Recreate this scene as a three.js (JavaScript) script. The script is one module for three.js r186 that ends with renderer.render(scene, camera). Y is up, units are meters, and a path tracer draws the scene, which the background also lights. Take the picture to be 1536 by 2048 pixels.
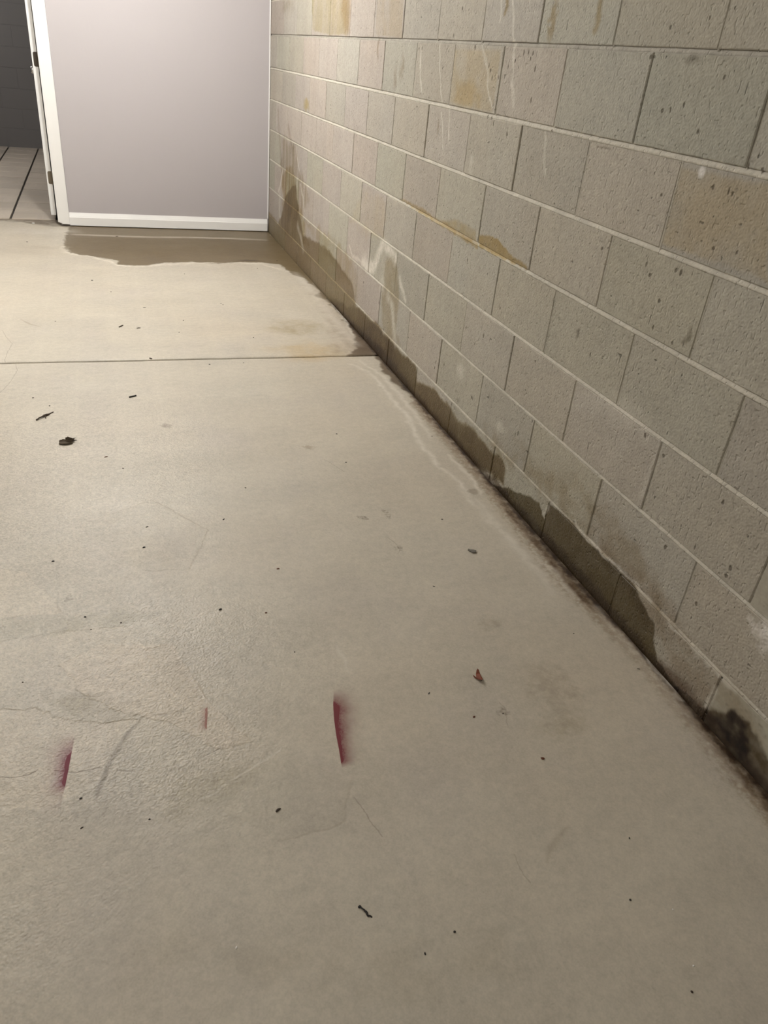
import * as THREE from 'three';
import { mergeGeometries, mergeVertices, toCreasedNormals } from 'three/addons/utils/BufferGeometryUtils.js';
import { RoundedBoxGeometry } from 'three/addons/geometries/RoundedBoxGeometry.js';

// ---------------------------------------------------------------- camera, light, exposure
// World: the block wall stands on x = 0, the painted partition on z = 0, the floor on y = 0.
const scene = new THREE.Scene();
scene.background = new THREE.Color(0x000000);
const camera = new THREE.PerspectiveCamera(2 * Math.atan(1024 / 1513) * 180 / Math.PI, 1536 / 2048, 0.05, 60);
camera.position.set(-1.2508, 1.2812, 6.3804);
camera.rotation.order = 'YXZ';
camera.rotation.set(-0.5366, -0.3755, 0.1063);
const renderer = new THREE.WebGLRenderer({ antialias: true });
renderer.shadowMap.enabled = true;
renderer.toneMapping = THREE.LinearToneMapping;
renderer.toneMappingExposure = 1.0;
const LAMPS = [   // bare globe bulbs hanging under the ceiling, the last two added as fill: x, z, candela
  [-2.2, 3.0, 5.7],
  [-1.25, 1.5, 9.0],
  [-2.2, 6.8, 1.6],  // unseen fill bulb added behind the camera to lift the near floor
  [-2.9, -2.2, 4.2],  // unseen bulb added to brighten the tiled room past the door
];
const LAMP_COLOUR = new THREE.Color().setRGB(1.0, 0.985, 0.96);
const CEILING = 2.5, LEFT = -5.0, NEAR = 7.6, FAR_ROOM = -4.25;

// ---------------------------------------------------------------- helpers
let seed = 7;
const rnd = () => { seed = (seed * 1664525 + 1013904223) >>> 0; return seed / 4294967296; };
const jit = (a) => (rnd() * 2 - 1) * a;
const clamp = (v, a = 0, b = 1) => (v < a ? a : v > b ? b : v);
const sstep = (a, b, v) => { const t = clamp((v - a) / (b - a)); return t * t * (3 - 2 * t); };
const lerp = (a, b, t) => a + (b - a) * t;
const used = new Map();
function numbered(name) {
  const n = used.get(name) ?? 0; used.set(name, n + 1);
  return n ? `${name}_${String(n).padStart(3, '0')}` : name;
}
function tag(o, label, category, group, kind) {
  if (label) o.userData.label = label;
  if (category) o.userData.category = category;
  if (group) o.userData.group = group;
  if (kind) o.userData.kind = kind;
  return o;
}
function mesh(name, geometry, material, parent = scene) {
  const m = new THREE.Mesh(geometry, material);
  m.name = parent === scene ? numbered(name) : name;
  m.castShadow = m.receiveShadow = true;
  parent.add(m);
  return m;
}
function group(name, parent = scene) {
  const g = new THREE.Group(); g.name = parent === scene ? numbered(name) : name; parent.add(g); return g;
}
const structure = (o, label) => tag(o, label, null, null, 'structure');
const mat = (r, g, b, rough = 0.6, extra = {}) => new THREE.MeshStandardMaterial({ color: new THREE.Color().setRGB(r, g, b), roughness: rough, ...extra });
function box(x0, x1, y0, y1, z0, z1, r = 0) {
  const w = x1 - x0, h = y1 - y0, d = z1 - z0;
  const g = r ? new RoundedBoxGeometry(w, h, d, 2, r) : new THREE.BoxGeometry(w, h, d);
  g.translate((x0 + x1) / 2, (y0 + y1) / 2, (z0 + z1) / 2);
  return g;
}

// ---------------------------------------------------------------- noise
const TS = 1024, TABLE = new Float32Array(TS * TS), VN = 256, VT = new Float32Array(VN * VN), VT2 = new Float32Array(VN * VN);
for (let i = 0; i < VN * VN; i++) { VT[i] = rnd(); VT2[i] = rnd(); }
function vn(u, v, t = VT) {   // value noise, one cell per unit, 0..1
  const iu = Math.floor(u), iv = Math.floor(v); let a = u - iu, b = v - iv;
  a = a * a * (3 - 2 * a); b = b * b * (3 - 2 * b);
  const x0 = iu & 255, x1 = (iu + 1) & 255, y0 = (iv & 255) << 8, y1 = ((iv + 1) & 255) << 8;
  const p = t[y0 + x0], q = t[y0 + x1], r = t[y1 + x0], s = t[y1 + x1];
  return p + (q - p) * a + (r - p) * b + (p - q - r + s) * a * b;
}
for (let o = 0, amp = 0.5, per = 8; o < 6; o++, amp *= 0.56, per *= 2) {
  for (let y = 0; y < TS; y++) for (let x = 0; x < TS; x++) {
    // periodic: wrap the lattice by hand
    const u = x / TS * per, v = y / TS * per, iu = Math.floor(u), iv = Math.floor(v);
    let a = u - iu, b = v - iv; a = a * a * (3 - 2 * a); b = b * b * (3 - 2 * b);
    const K = o * 37, at = (i, j) => VT2[(((j % per) * 131 + K) & 255) * 256 + (((i % per) * 57 + K * 3 + (j % per) * 7) & 255)];
    const p = at(iu, iv), q = at(iu + 1, iv), r = at(iu, iv + 1), s = at(iu + 1, iv + 1);
    TABLE[y * TS + x] += amp * (p + (q - p) * a + (r - p) * b + (p - q - r + s) * a * b - 0.5);
  }
}
function fb(x, y, s) {        // fractal noise whose largest features are s metres, about -0.5..0.5
  const u = x / (8 * s) * TS, v = y / (8 * s) * TS, iu = Math.floor(u), iv = Math.floor(v), a = u - iu, b = v - iv;
  const x0 = iu & 1023, x1 = (iu + 1) & 1023, y0 = (iv & 1023) << 10, y1 = ((iv + 1) & 1023) << 10;
  const p = TABLE[y0 + x0], q = TABLE[y0 + x1], r = TABLE[y1 + x0], t = TABLE[y1 + x1];
  return p + (q - p) * a + (r - p) * b + (p - q - r + t) * a * b;
}

// ---------------------------------------------------------------- surface painting
// A surface has base functions and a list of marks (stains, deposits, scratches), all in its own metres.
function distance(m, x, y) {
  const P = m.pts, n = P.length;
  if (m.kind === 'blob') {
    const dx = x - P[0][0], dy = y - P[0][1], c = Math.cos(m.turn ?? 0), s = Math.sin(m.turn ?? 0);
    const a = (dx * c + dy * s) / m.rx, b = (-dx * s + dy * c) / m.ry;
    return (Math.sqrt(a * a + b * b) - 1) * Math.min(m.rx, m.ry);
  }
  let best = 1e9, inside = false;
  for (let i = 0, j = n - 1; i < n; j = i++) {
    if (m.kind === 'line' && i === 0) continue;
    const ax = P[j][0], ay = P[j][1], bx = P[i][0], by = P[i][1], ex = bx - ax, ey = by - ay;
    const t = clamp(((x - ax) * ex + (y - ay) * ey) / (ex * ex + ey * ey)), dx = x - ax - ex * t, dy = y - ay - ey * t;
    let d = dx * dx + dy * dy;
    if (m.kind === 'line') { const w = m.taper ? m.w * (1 - m.taper * Math.abs(((i - 1 + t) / (n - 1)) * 2 - 1)) : m.w; d = Math.sqrt(d) - w; if (d < best) best = d; continue; }
    if (d < best) best = d;
    if ((ay > y) !== (by > y) && x < ex * (y - ay) / (by - ay) + ax) inside = !inside;
  }
  if (m.kind === 'line') return best;
  return inside ? -Math.sqrt(best) : Math.sqrt(best);
}
function markAt(m, x, y) {
  if (m.kind === 'spray') {
    const p = m.spray, v = (y - p.edge[0][1]) / (p.edge.at(-1)[1] - p.edge[0][1]);
    if (v <= 0 || v >= 1) return 0;
    const u = (x - sprayEdge(p, y) + 0.0012 * fb(x, y, 0.01)) / p.out, k = p.strength(v);
    if (u < -0.015 || u > 1) return 0;
    const reach = k.reach * (1 + 0.4 * fb(x, y, 0.03));
    let d = k.a * Math.exp(-Math.pow(Math.max(u, 0) / reach, 1.6)) * (1 - sstep(0.75, 1, u)) * sstep(-0.015, 0.015, u);
    d *= 0.98 + 0.3 * (vn(x * 420, y * 420) - 0.5) + 0.4 * fb(x, y, 0.012);
    return clamp(d);
  }
  const wa = m.warp ?? 0, ws = m.ws ?? 0.04;
  let px = x, py = y;
  if (wa) { px += fb(x + 3.1, y, ws) * 2 * wa; py += fb(x, y + 5.7, ws) * 2 * wa; }
  const d = distance(m, px, py), f = m.f ?? 0.01;
  let v = 1 - sstep(-f, f, d);
  if (v <= 0) return 0;
  if (m.br) v *= clamp(1 - m.br + m.br * (0.5 + 2.4 * fb(x * (m.sx ?? 1) + 1.3, y * (m.sy ?? 1) + 8.2, m.bs ?? 0.05)) * 1.3);
  return v * (m.a ?? 1);
}
function evaluate(surface, T, w, h, channel) {
  const n = channel === 'col' ? 3 : 1, out = new Float32Array(w * h * n), base = surface[channel], px = new Float32Array(3);
  const sx = (T.x1 - T.x0) / w, sy = (T.y1 - T.y0) / h;
  for (let j = 0, o = 0; j < h; j++) for (let i = 0; i < w; i++, o += n) {
    base(T.x0 + (i + 0.5) * sx, T.y0 + (j + 0.5) * sy, px);
    for (let c = 0; c < n; c++) out[o + c] = px[c];
  }
  for (const m of surface.marks) {
    if (channel === 'col' ? !m.col : m[channel] === undefined) continue;
    let bx0 = 1e9, bx1 = -1e9, by0 = 1e9, by1 = -1e9;
    const pad = (m.f ?? 0.01) + (m.warp ?? 0) * 1.4 + (m.w ?? 0) + (m.kind === 'blob' ? Math.max(m.rx, m.ry) : 0) + 0.004;
    for (const [x, y] of m.pts) { bx0 = Math.min(bx0, x - pad); bx1 = Math.max(bx1, x + pad); by0 = Math.min(by0, y - pad); by1 = Math.max(by1, y + pad); }
    const i0 = Math.max(0, Math.floor((bx0 - T.x0) / sx)), i1 = Math.min(w, Math.ceil((bx1 - T.x0) / sx)), j0 = Math.max(0, Math.floor((by0 - T.y0) / sy)), j1 = Math.min(h, Math.ceil((by1 - T.y0) / sy));
    for (let j = j0; j < j1; j++) for (let i = i0; i < i1; i++) {
      const v = markAt(m, T.x0 + (i + 0.5) * sx, T.y0 + (j + 0.5) * sy);
      if (v <= 0) continue;
      const o = (j * w + i) * n;
      if (channel === 'col') for (let c = 0; c < 3; c++) out[o + c] = m.mul ? out[o + c] * (1 + (m.col[c] - 1) * v) : lerp(out[o + c], m.col[c], v);
      else if (channel === 'hgt') out[o] += m.hgt * v;
      else out[o] = lerp(out[o], m.rgh, v);
    }
  }
  return out;
}
const LUT = new Uint8Array(4097);
for (let i = 0; i <= 4096; i++) { const v = i / 4096; LUT[i] = Math.round(255 * (v <= 0.0031308 ? 12.92 * v : 1.055 * Math.pow(v, 1 / 2.4) - 0.055)); }
function texture(data, w, h, format, type, srgb) {
  const t = new THREE.DataTexture(data, w, h, format, type);
  t.magFilter = THREE.LinearFilter; t.minFilter = THREE.LinearFilter;
  if (srgb) t.colorSpace = THREE.SRGBColorSpace;
  t.needsUpdate = true;
  return t;
}
function colourTexture(surface, T, w, h) {
  const f = evaluate(surface, T, w, h, 'col'), d = new Uint8Array(w * h * 4);
  for (let i = 0; i < w * h; i++) { for (let c = 0; c < 3; c++) d[i * 4 + c] = LUT[(clamp(f[i * 3 + c]) * 4096) | 0]; d[i * 4 + 3] = 255; }
  return texture(d, w, h, THREE.RGBAFormat, THREE.UnsignedByteType, true);
}
function scalarTexture(surface, T, w, h, channel) {
  return texture(evaluate(surface, T, w, h, channel), w, h, THREE.RedFormat, THREE.FloatType, false);
}
function surfaceMaterial(surface, T) {
  const m = new THREE.MeshStandardMaterial({ roughness: 1, map: colourTexture(surface, T, T.w, T.h) });
  if (T.bump) { m.bumpMap = scalarTexture(surface, T, Math.round(T.w * T.bump), Math.round(T.h * T.bump), 'hgt'); m.bumpScale = 1; }
  if (T.rough) {
    const w = Math.round(T.w * T.rough), h = Math.round(T.h * T.rough), f = evaluate(surface, T, w, h, 'rgh'), d = new Uint8Array(w * h * 4);
    for (let i = 0; i < w * h; i++) { d[i * 4] = d[i * 4 + 1] = d[i * 4 + 2] = 255 * clamp(f[i]); d[i * 4 + 3] = 255; }
    m.roughnessMap = texture(d, w, h, THREE.RGBAFormat, THREE.UnsignedByteType, false);
  } else m.roughness = surface.plainRough;
  return m;
}

// ================================================================ FLOOR: two concrete slabs
const cutZ = (x) => 2.889 + 0.014 * (x + 1.7) / 1.7 + 0.0015 * Math.sin(x * 9) + 0.001 * Math.sin(x * 31);
const roughPatch = (x, z) => sstep(-0.75, -1.35, x + fb(x, z, 0.5) * 0.7) * sstep(2.9, 3.9, z + fb(z, x, 0.4) * 0.6) * sstep(5.75, 5.2, z + fb(z, x + 3, 0.3) * 0.6);   // where the cement skin has worn and sand shows
const floor = {
  plainRough: 0.6, marks: [],
  col(x, z, o) {
    const big = fb(x * 0.8, z * 1.5, 0.9), mid = fb(x * 0.7 + 4, z * 1.3, 0.16), fine = fb(x, z, 0.02), r = roughPatch(x, z);
    const g1 = vn(x * 420, z * 420) - 0.5, g2 = vn(x * 170 + 9, z * 170, VT2) - 0.5;
    let k = 1 + 0.15 * big + 0.17 * mid + 0.19 * fine + (0.12 + 0.12 * r) * g1 + (0.09 + 0.14 * r) * g2;
    const speck = vn(x * 190 + 31, z * 190 + 7); if (speck > 0.93) k *= 1 - (speck - 0.93) * (2 + 3 * r);
    const tint = fb(x + 20, z + 3, 0.55), wear = clamp(fb(x * 1.4 + 7, z * 0.9 + 2, 0.3) * 2);
    k *= 1 - 0.07 * wear;
    o[0] = 0.455 * k * (1 + 0.05 * tint); o[1] = 0.411 * k; o[2] = 0.336 * k * (1 - 0.05 * tint + 0.04 * wear);
  },
  hgt(x, z, o) {
    const r = roughPatch(x, z);
    o[0] = 0.0014 * fb(x, z * 1.2, 0.22) + (0.0004 + 0.0003 * r) * fb(x + 2, z, 0.02) + 0.0003 * r * fb(x, z + 5, 0.009) + (0.0002 + 0.0005 * r) * (vn(x * 260, z * 260) - 0.5) + 0.0004 * r * (vn(x * 430 + 7, z * 430, VT2) - 0.5);
  },
  rgh(x, z, o) { o[0] = 0.52 - 0.06 * roughPatch(x, z) + 0.16 * fb(x, z, 0.3) + 0.1 * fb(x, z, 0.03); },
};
const WET = [0.295, 0.238, 0.15];
floor.marks.push(
  // damp patch against the partition and down the foot of the block wall
  { kind: 'poly', pts: [[-1.498, -0.098], [-1.523, 0.386], [-1.533, 0.649], [-1.505, 0.833], [-1.405, 0.922], [-1.282, 0.980], [-1.185, 1.040], [-1.194, 1.145], [-1.057, 1.162], [-0.899, 1.087], [-0.715, 1.035], [-0.601, 1.095], [-0.398, 1.041], [-0.249, 1.017], [-0.135, 1.080], [-0.100, 1.240], [-0.095, 1.344], [-0.047, 1.430], [-0.025, 1.588], [-0.009, 1.749], [-0.070, 1.839], [-0.038, 1.924], [-0.013, 2.018], [-0.019, 2.197], [-0.021, 2.374], [-0.022, 2.5], [0.01, 2.5], [0.01, -0.2], [-1.45, -0.2]],
    f: 0.012, warp: 0.03, ws: 0.06, col: WET, mul: 1, a: 0.97, rgh: 0.42 },
  { kind: 'poly', pts: [[-1.509, 0.777], [-1.300, 0.872], [-0.883, 0.894], [-0.403, 0.857], [-0.101, 0.950], [-0.011, 1.479], [0.046, 0.940], [0.032, 0.303], [-0.946, 0.350], [-1.461, 0.379]], f: 0.05, warp: 0.06, ws: 0.1, col: [0.86, 0.83, 0.72], mul: 1, br: 0.7, bs: 0.1 },
  { kind: 'line', pts: [[-1.527, 0.663], [-1.498, 0.861], [-1.283, 1.020], [-1.190, 1.183], [-1.059, 1.188], [-0.720, 1.076], [-0.257, 1.060], [-0.105, 1.267]], w: 0.012, f: 0.018, warp: 0.04, ws: 0.06, col: [0.66, 0.61, 0.52], a: 0.75, br: 0.8, bs: 0.04 },
  // white mineral line inside the damp patch, along the baseboard
  { kind: 'line', pts: [[-1.468, 0.298], [-1.189, 0.313], [-0.944, 0.316], [-0.653, 0.298], [-0.315, 0.292], [-0.088, 0.317]], w: 0.022, f: 0.018, warp: 0.008, ws: 0.1, col: [0.5, 0.44, 0.36], a: 0.62, br: 0.4, bs: 0.25 },
  { kind: 'blob', pts: [[-0.326, 0.980]], rx: 0.07, ry: 0.02, f: 0.01, warp: 0.01, col: [0.45, 0.42, 0.42], mul: 1 },
  { kind: 'blob', pts: [[0.016, 0.127]], rx: 0.03, ry: 0.03, f: 0.01, warp: 0.03, ws: 0.03, col: [0.42, 0.38, 0.3], a: 0.8 },
  // grime at the doorway
  { kind: 'poly', pts: [[-2.186, -0.132], [-1.985, -0.111], [-1.777, -0.036], [-1.637, 0.031], [-1.499, 0.029], [-1.509, -0.097], [-1.612, -0.268], [-1.995, -0.239]], f: 0.03, warp: 0.04, ws: 0.08, col: [0.4, 0.36, 0.33], mul: 1, br: 0.5, bs: 0.06 },
  { kind: 'blob', pts: [[-1.761, 0.800]], rx: 0.2, ry: 0.16, f: 0.12, warp: 0.1, ws: 0.12, col: [0.86, 0.85, 0.83], mul: 1, br: 0.8, bs: 0.1, sx: 0.5 },
  { kind: 'blob', pts: [[-1.664, 0.208]], rx: 0.2, ry: 0.1, f: 0.08, warp: 0.08, ws: 0.1, col: [0.56, 0.52, 0.46], a: 0.5, br: 0.8, bs: 0.08 },
  // dark damp tongue and brown crust along the foot of the block wall
  { kind: 'poly', pts: [[-0.02, 2.4], [-0.045, 2.62], [-0.085, 2.78], [-0.13, 2.86], [-0.16, 2.89], [-0.03, 2.9], [-0.03, 3.0], [-0.05, 3.12], [-0.05, 3.25], [-0.028, 3.38], [0.01, 3.5], [0.01, 2.4]], f: 0.012, warp: 0.02, ws: 0.05, col: [0.3, 0.25, 0.2], mul: 1, rgh: 0.45 },
  { kind: 'poly', pts: [[-0.02, 3.3], [-0.03, 3.7], [-0.026, 3.9], [-0.022, 4.1], [-0.03, 4.35], [-0.042, 4.5], [-0.04, 4.7], [-0.052, 4.85], [-0.044, 4.95], [-0.02, 5.05], [-0.012, 5.15], [-0.016, 5.25], [-0.03, 5.4], [-0.034, 5.55], [-0.04, 5.8], [-0.03, 6.4], [0.01, 6.4], [0.01, 3.3]], f: 0.012, warp: 0.014, ws: 0.02, col: [0.24, 0.155, 0.075], mul: 1, a: 0.92, br: 0.5, bs: 0.03, rgh: 0.6, hgt: 0.0006 },
  { kind: 'poly', pts: [[-0.05, 3.5], [-0.06, 4.1], [-0.075, 4.6], [-0.09, 4.85], [-0.06, 5.05], [-0.04, 5.2], [-0.07, 5.6], [-0.07, 6.4], [0.01, 6.4], [0.01, 3.5]], f: 0.02, warp: 0.02, ws: 0.02, col: [0.62, 0.54, 0.46], mul: 1, a: 0.85, br: 1, bs: 0.012 },
  { kind: 'poly', pts: [[-0.05, 1.6], [-0.09, 2.1], [-0.14, 2.5], [-0.2, 2.85], [0.01, 2.85], [0.01, 1.6]], f: 0.03, warp: 0.07, ws: 0.07, col: [0.78, 0.73, 0.7], mul: 1, a: 0.8, br: 0.9, bs: 0.05 },
);
floor.marks.push({ kind: 'line', pts: [[-0.004, 1.9], [-0.007, 2.6], [-0.006, 3.2], [-0.009, 3.8], [-0.008, 4.3], [-0.013, 4.7], [-0.014, 4.9], [-0.006, 5.15], [-0.01, 5.4], [-0.014, 5.8], [-0.01, 6.4]], w: 0.009, f: 0.006, warp: 0.012, ws: 0.03, col: [0.16, 0.1, 0.05], mul: 1, a: 0.95, br: 0.3, bs: 0.03, hgt: 0.001, rgh: 0.5 });
const CRUST = [0.68, 0.635, 0.555];
for (const [w, a, pts] of [   // white tide lines left by the seepage
  [0.012, 0.6, [[-0.184, 3.017], [-0.125, 3.116], [-0.112, 3.282], [-0.120, 3.469], [-0.111, 3.642], [-0.149, 3.880], [-0.150, 4.085], [-0.118, 4.231], [-0.137, 4.378]]],
  [0.010, 0.45, [[-0.122, 2.980], [-0.076, 3.159], [-0.066, 3.418], [-0.073, 3.662], [-0.088, 3.855]]],
  [0.008, 0.55, [[-0.081, 4.004], [-0.068, 4.130], [-0.066, 4.247], [-0.080, 4.325]]],
  [0.016, 0.3, [[-0.136, 4.261], [-0.128, 4.437], [-0.118, 4.596], [-0.113, 4.753], [-0.114, 4.894]]],
  [0.012, 0.3, [[-0.109, 4.355], [-0.110, 4.536], [-0.103, 4.700], [-0.098, 4.835]]],
  [0.010, 0.3, [[-0.070, 4.720], [-0.055, 4.804], [-0.059, 4.929]]],
  [0.016, 0.22, [[-0.026, 4.983], [-0.028, 5.207], [-0.036, 5.403], [-0.051, 5.596]]],
  [0.006, 0.5, [[-0.005, 5.196], [-0.008, 5.297], [-0.013, 5.358]]],
  [0.01, 0.5, [[0.003, 1.935], [-0.014, 2.329], [-0.046, 2.589]]],
  [0.03, 0.3, [[-0.070, 1.291], [-0.050, 1.772], [-0.072, 2.327], [-0.065, 2.748]]],
]) floor.marks.push({ kind: 'line', pts, w, f: w, warp: 0.014, ws: 0.05, col: CRUST, a: a * 1.15, br: 0.6, bs: 0.03, taper: 0.5 });
floor.marks.push(
  { kind: 'blob', pts: [[-0.100, 4.296]], rx: 0.02, ry: 0.02, f: 0.006, warp: 0.01, ws: 0.02, col: [0.72, 0.69, 0.66], mul: 1 },
  { kind: 'blob', pts: [[-0.308, 2.453]], rx: 0.13, ry: 0.11, f: 0.07, warp: 0.1, ws: 0.12, col: [0.72, 0.66, 0.52], mul: 1, br: 0.8, bs: 0.1 },
  { kind: 'blob', pts: [[-0.320, 2.809]], rx: 0.2, ry: 0.1, f: 0.08, warp: 0.1, ws: 0.12, col: [0.95, 0.85, 0.68], mul: 1, br: 0.7, bs: 0.1 },
  { kind: 'blob', pts: [[-1.095, 3.622]], rx: 0.018, ry: 0.014, f: 0.014, warp: 0.02, ws: 0.02, col: [0.6, 0.56, 0.54], mul: 1 },
  { kind: 'blob', pts: [[-0.597, 3.876]], rx: 0.02, ry: 0.015, f: 0.008, warp: 0.02, ws: 0.02, col: [0.75, 0.7, 0.64], mul: 1 },
  { kind: 'blob', pts: [[-0.360, 4.987]], rx: 0.03, ry: 0.022, f: 0.012, warp: 0.03, ws: 0.03, col: [0.8, 0.78, 0.75], mul: 1, br: 0.8, bs: 0.02 },
  { kind: 'blob', pts: [[-0.316, 5.253]], rx: 0.06, ry: 0.08, f: 0.03, warp: 0.05, ws: 0.04, col: [0.82, 0.8, 0.78], mul: 1, br: 1, bs: 0.02 },
  { kind: 'blob', pts: [[-0.356, 5.359]], rx: 0.06, ry: 0.03, f: 0.02, warp: 0.05, ws: 0.04, col: [0.82, 0.8, 0.76], mul: 1, br: 1, bs: 0.02 },
  // black rubber scuff, curved
  { kind: 'line', pts: [[-1.269, 5.117], [-1.293, 5.146], [-1.314, 5.179], [-1.332, 5.215], [-1.347, 5.256], [-1.360, 5.293], [-1.367, 5.315]], w: 0.006, f: 0.004, warp: 0.004, col: [0.56, 0.54, 0.5], mul: 1, taper: 0.6, br: 0.4, bs: 0.02 },
  { kind: 'line', pts: [[-1.262, 5.115], [-1.220, 5.119], [-1.175, 5.115]], w: 0.004, f: 0.004, col: [0.75, 0.73, 0.7], mul: 1, taper: 0.7, br: 0.6, bs: 0.02 },
  { kind: 'line', pts: [[-1.696, 2.270], [-1.646, 2.352], [-1.593, 2.401]], w: 0.006, f: 0.006, col: [0.78, 0.74, 0.7], mul: 1, taper: 0.7 },
  { kind: 'line', pts: [[-0.479, 5.608], [-0.521, 5.627], [-0.546, 5.648], [-0.559, 5.667]], w: 0.006, f: 0.006, warp: 0.004, col: [0.84, 0.82, 0.8], mul: 1, taper: 0.6 },
  { kind: 'poly', pts: [[-1.584, 4.720], [-1.504, 4.727], [-1.398, 4.739], [-1.302, 4.733], [-1.192, 4.760], [-1.292, 4.796], [-1.444, 4.795], [-1.579, 4.779]], f: 0.02, warp: 0.03, ws: 0.06, col: [0.82, 0.82, 0.78], mul: 1, br: 0.5, bs: 0.06 },
  { kind: 'poly', pts: [[-1.260, 5.389], [-1.187, 5.311], [-1.092, 5.282], [-1.051, 5.345], [-1.155, 5.369], [-1.225, 5.409]], f: 0.03, warp: 0.04, ws: 0.08, col: [0.84, 0.83, 0.78], mul: 1, br: 0.6, bs: 0.06 },
  { kind: 'poly', pts: [[-1.464, 5.019], [-1.428, 5.003], [-1.323, 5.044], [-1.330, 5.108], [-1.426, 5.076]], f: 0.02, warp: 0.03, ws: 0.05, col: [0.8, 0.79, 0.74], mul: 1, br: 0.7, bs: 0.05 },
  { kind: 'poly', pts: [[-1.301, 5.632], [-1.159, 5.713], [-0.834, 5.836], [-0.655, 5.811], [-0.799, 5.754], [-1.048, 5.694]], f: 0.03, warp: 0.06, ws: 0.08, col: [0.92, 0.91, 0.89], mul: 1, br: 0.8, bs: 0.08 },
);
for (const [a, pts] of [   // hairline cracks
  [0.6, [[-1.542, 5.217], [-1.526, 5.222], [-1.506, 5.222], [-1.490, 5.221], [-1.474, 5.213]]],
  [0.55, [[-1.444, 5.224], [-1.404, 5.238], [-1.380, 5.237], [-1.353, 5.239]]],
  [0.35, [[-1.323, 5.250], [-1.310, 5.256], [-1.296, 5.261]]],
  [0.5, [[-1.764, 2.441], [-1.733, 2.560], [-1.704, 2.646], [-1.717, 2.766], [-1.719, 2.880]]],
  [0.5, [[-1.672, 2.914], [-1.660, 2.987], [-1.669, 3.051], [-1.683, 3.139], [-1.707, 3.232]]],
  [0.4, [[-0.877, 5.434], [-0.866, 5.467], [-0.858, 5.500], [-0.849, 5.532]]],
  [0.35, [[-0.562, 3.977], [-0.543, 4.020], [-0.513, 4.086]]],
  [0.45, [[-1.153, 5.258], [-1.135, 5.251], [-1.120, 5.247]]],
  [0.35, [[-0.499, 4.526], [-0.485, 4.558], [-0.483, 4.600], [-0.498, 4.620]]],
  [0.3, [[-0.614, 5.636], [-0.617, 5.680], [-0.612, 5.695]]],
  [0.3, [[-0.463, 5.261], [-0.460, 5.286], [-0.480, 5.337]]],
]) floor.marks.push({ kind: 'line', pts, w: 0.0009, f: 0.0011, warp: 0.004, ws: 0.02, col: [0.35, 0.3, 0.27], mul: 1, a: a * 1.3, hgt: -0.0006 });
for (const [h, c, pts] of [   // laps left by the trowel: thin plates of cement skin, a fraction of a millimetre proud or chipped away
  [0.0011, [1.07, 1.045, 1.03], [[-1.184, 4.893], [-1.172, 4.948], [-1.158, 4.994], [-1.141, 5.049], [-1.125, 5.098], [-1.104, 5.142], [-1.069, 5.203], [-1.044, 5.238], [-1.128, 5.246], [-1.222, 5.137], [-1.293, 5.105], [-1.375, 5.039], [-1.441, 4.909], [-1.352, 4.856]]],
  [-0.0006, [0.96, 0.955, 0.95], [[-1.257, 4.892], [-1.231, 4.973], [-1.188, 5.069], [-1.145, 5.125], [-1.104, 5.142], [-1.141, 5.049], [-1.172, 4.948], [-1.184, 4.893]]],
  [0.0008, [0.97, 0.97, 0.965], [[-1.401, 4.292], [-1.357, 4.405], [-1.294, 4.505], [-1.227, 4.567], [-1.110, 4.585], [-1.029, 4.387], [-1.192, 4.176]]],
  [-0.0012, [1.09, 1.075, 1.06], [[-1.598, 5.024], [-1.518, 5.038], [-1.488, 5.039], [-1.471, 5.057], [-1.426, 5.084], [-1.337, 5.113], [-1.273, 5.125], [-1.332, 5.196], [-1.358, 5.268], [-1.404, 5.294], [-1.457, 5.315], [-1.571, 5.286]]],
  [-0.001, [1.09, 1.075, 1.06], [[-1.655, 4.455], [-1.539, 4.520], [-1.473, 4.629], [-1.434, 4.711], [-1.630, 4.700]]],
  [-0.0008, [1.06, 1.05, 1.04], [[-1.620, 4.798], [-1.455, 4.788], [-1.292, 4.792], [-1.238, 4.900], [-1.220, 4.976], [-1.323, 5.036], [-1.502, 4.962], [-1.603, 4.971]]],
  [0.0007, [0.97, 0.97, 0.96], [[-1.173, 5.364], [-1.100, 5.333], [-0.996, 5.278], [-0.925, 5.344], [-0.872, 5.390], [-0.909, 5.480], [-1.040, 5.491]]],
]) floor.marks.push({ kind: 'poly', pts, f: 0.0035, warp: 0.012, ws: 0.05, hgt: h, col: c, mul: 1, br: 0.35, bs: 0.08 });
floor.marks.push({ kind: 'line', pts: [[-1.184, 4.893], [-1.158, 4.994], [-1.125, 5.098], [-1.104, 5.142], [-1.069, 5.203]], w: 0.003, f: 0.004, warp: 0.008, ws: 0.04, col: [0.56, 0.51, 0.44], a: 0.5, br: 0.6, bs: 0.02 },
  { kind: 'line', pts: [[-1.257, 4.892], [-1.231, 4.973], [-1.188, 5.069]], w: 0.003, f: 0.004, warp: 0.008, ws: 0.04, col: [0.56, 0.51, 0.44], a: 0.4, br: 0.6, bs: 0.02 },
  { kind: 'line', pts: [[-0.788, 4.980], [-0.787, 5.023], [-0.787, 5.078]], w: 0.005, f: 0.006, warp: 0.006, ws: 0.03, col: [0.6, 0.56, 0.49], a: 0.5, br: 0.6, bs: 0.02, taper: 0.6 });
for (const P of [[-0.453, 4.378], [-0.451, 4.404], [-0.546, 4.394], [-0.539, 4.404], [-0.490, 4.588], [-0.468, 5.293], [-1.426, 4.656]])
  floor.marks.push({ kind: 'blob', pts: [P], rx: 0.012, ry: 0.012, f: 0.006, warp: 0.02, ws: 0.015, col: [0.6, 0.58, 0.55], mul: 1, br: 1, bs: 0.006 });

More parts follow.
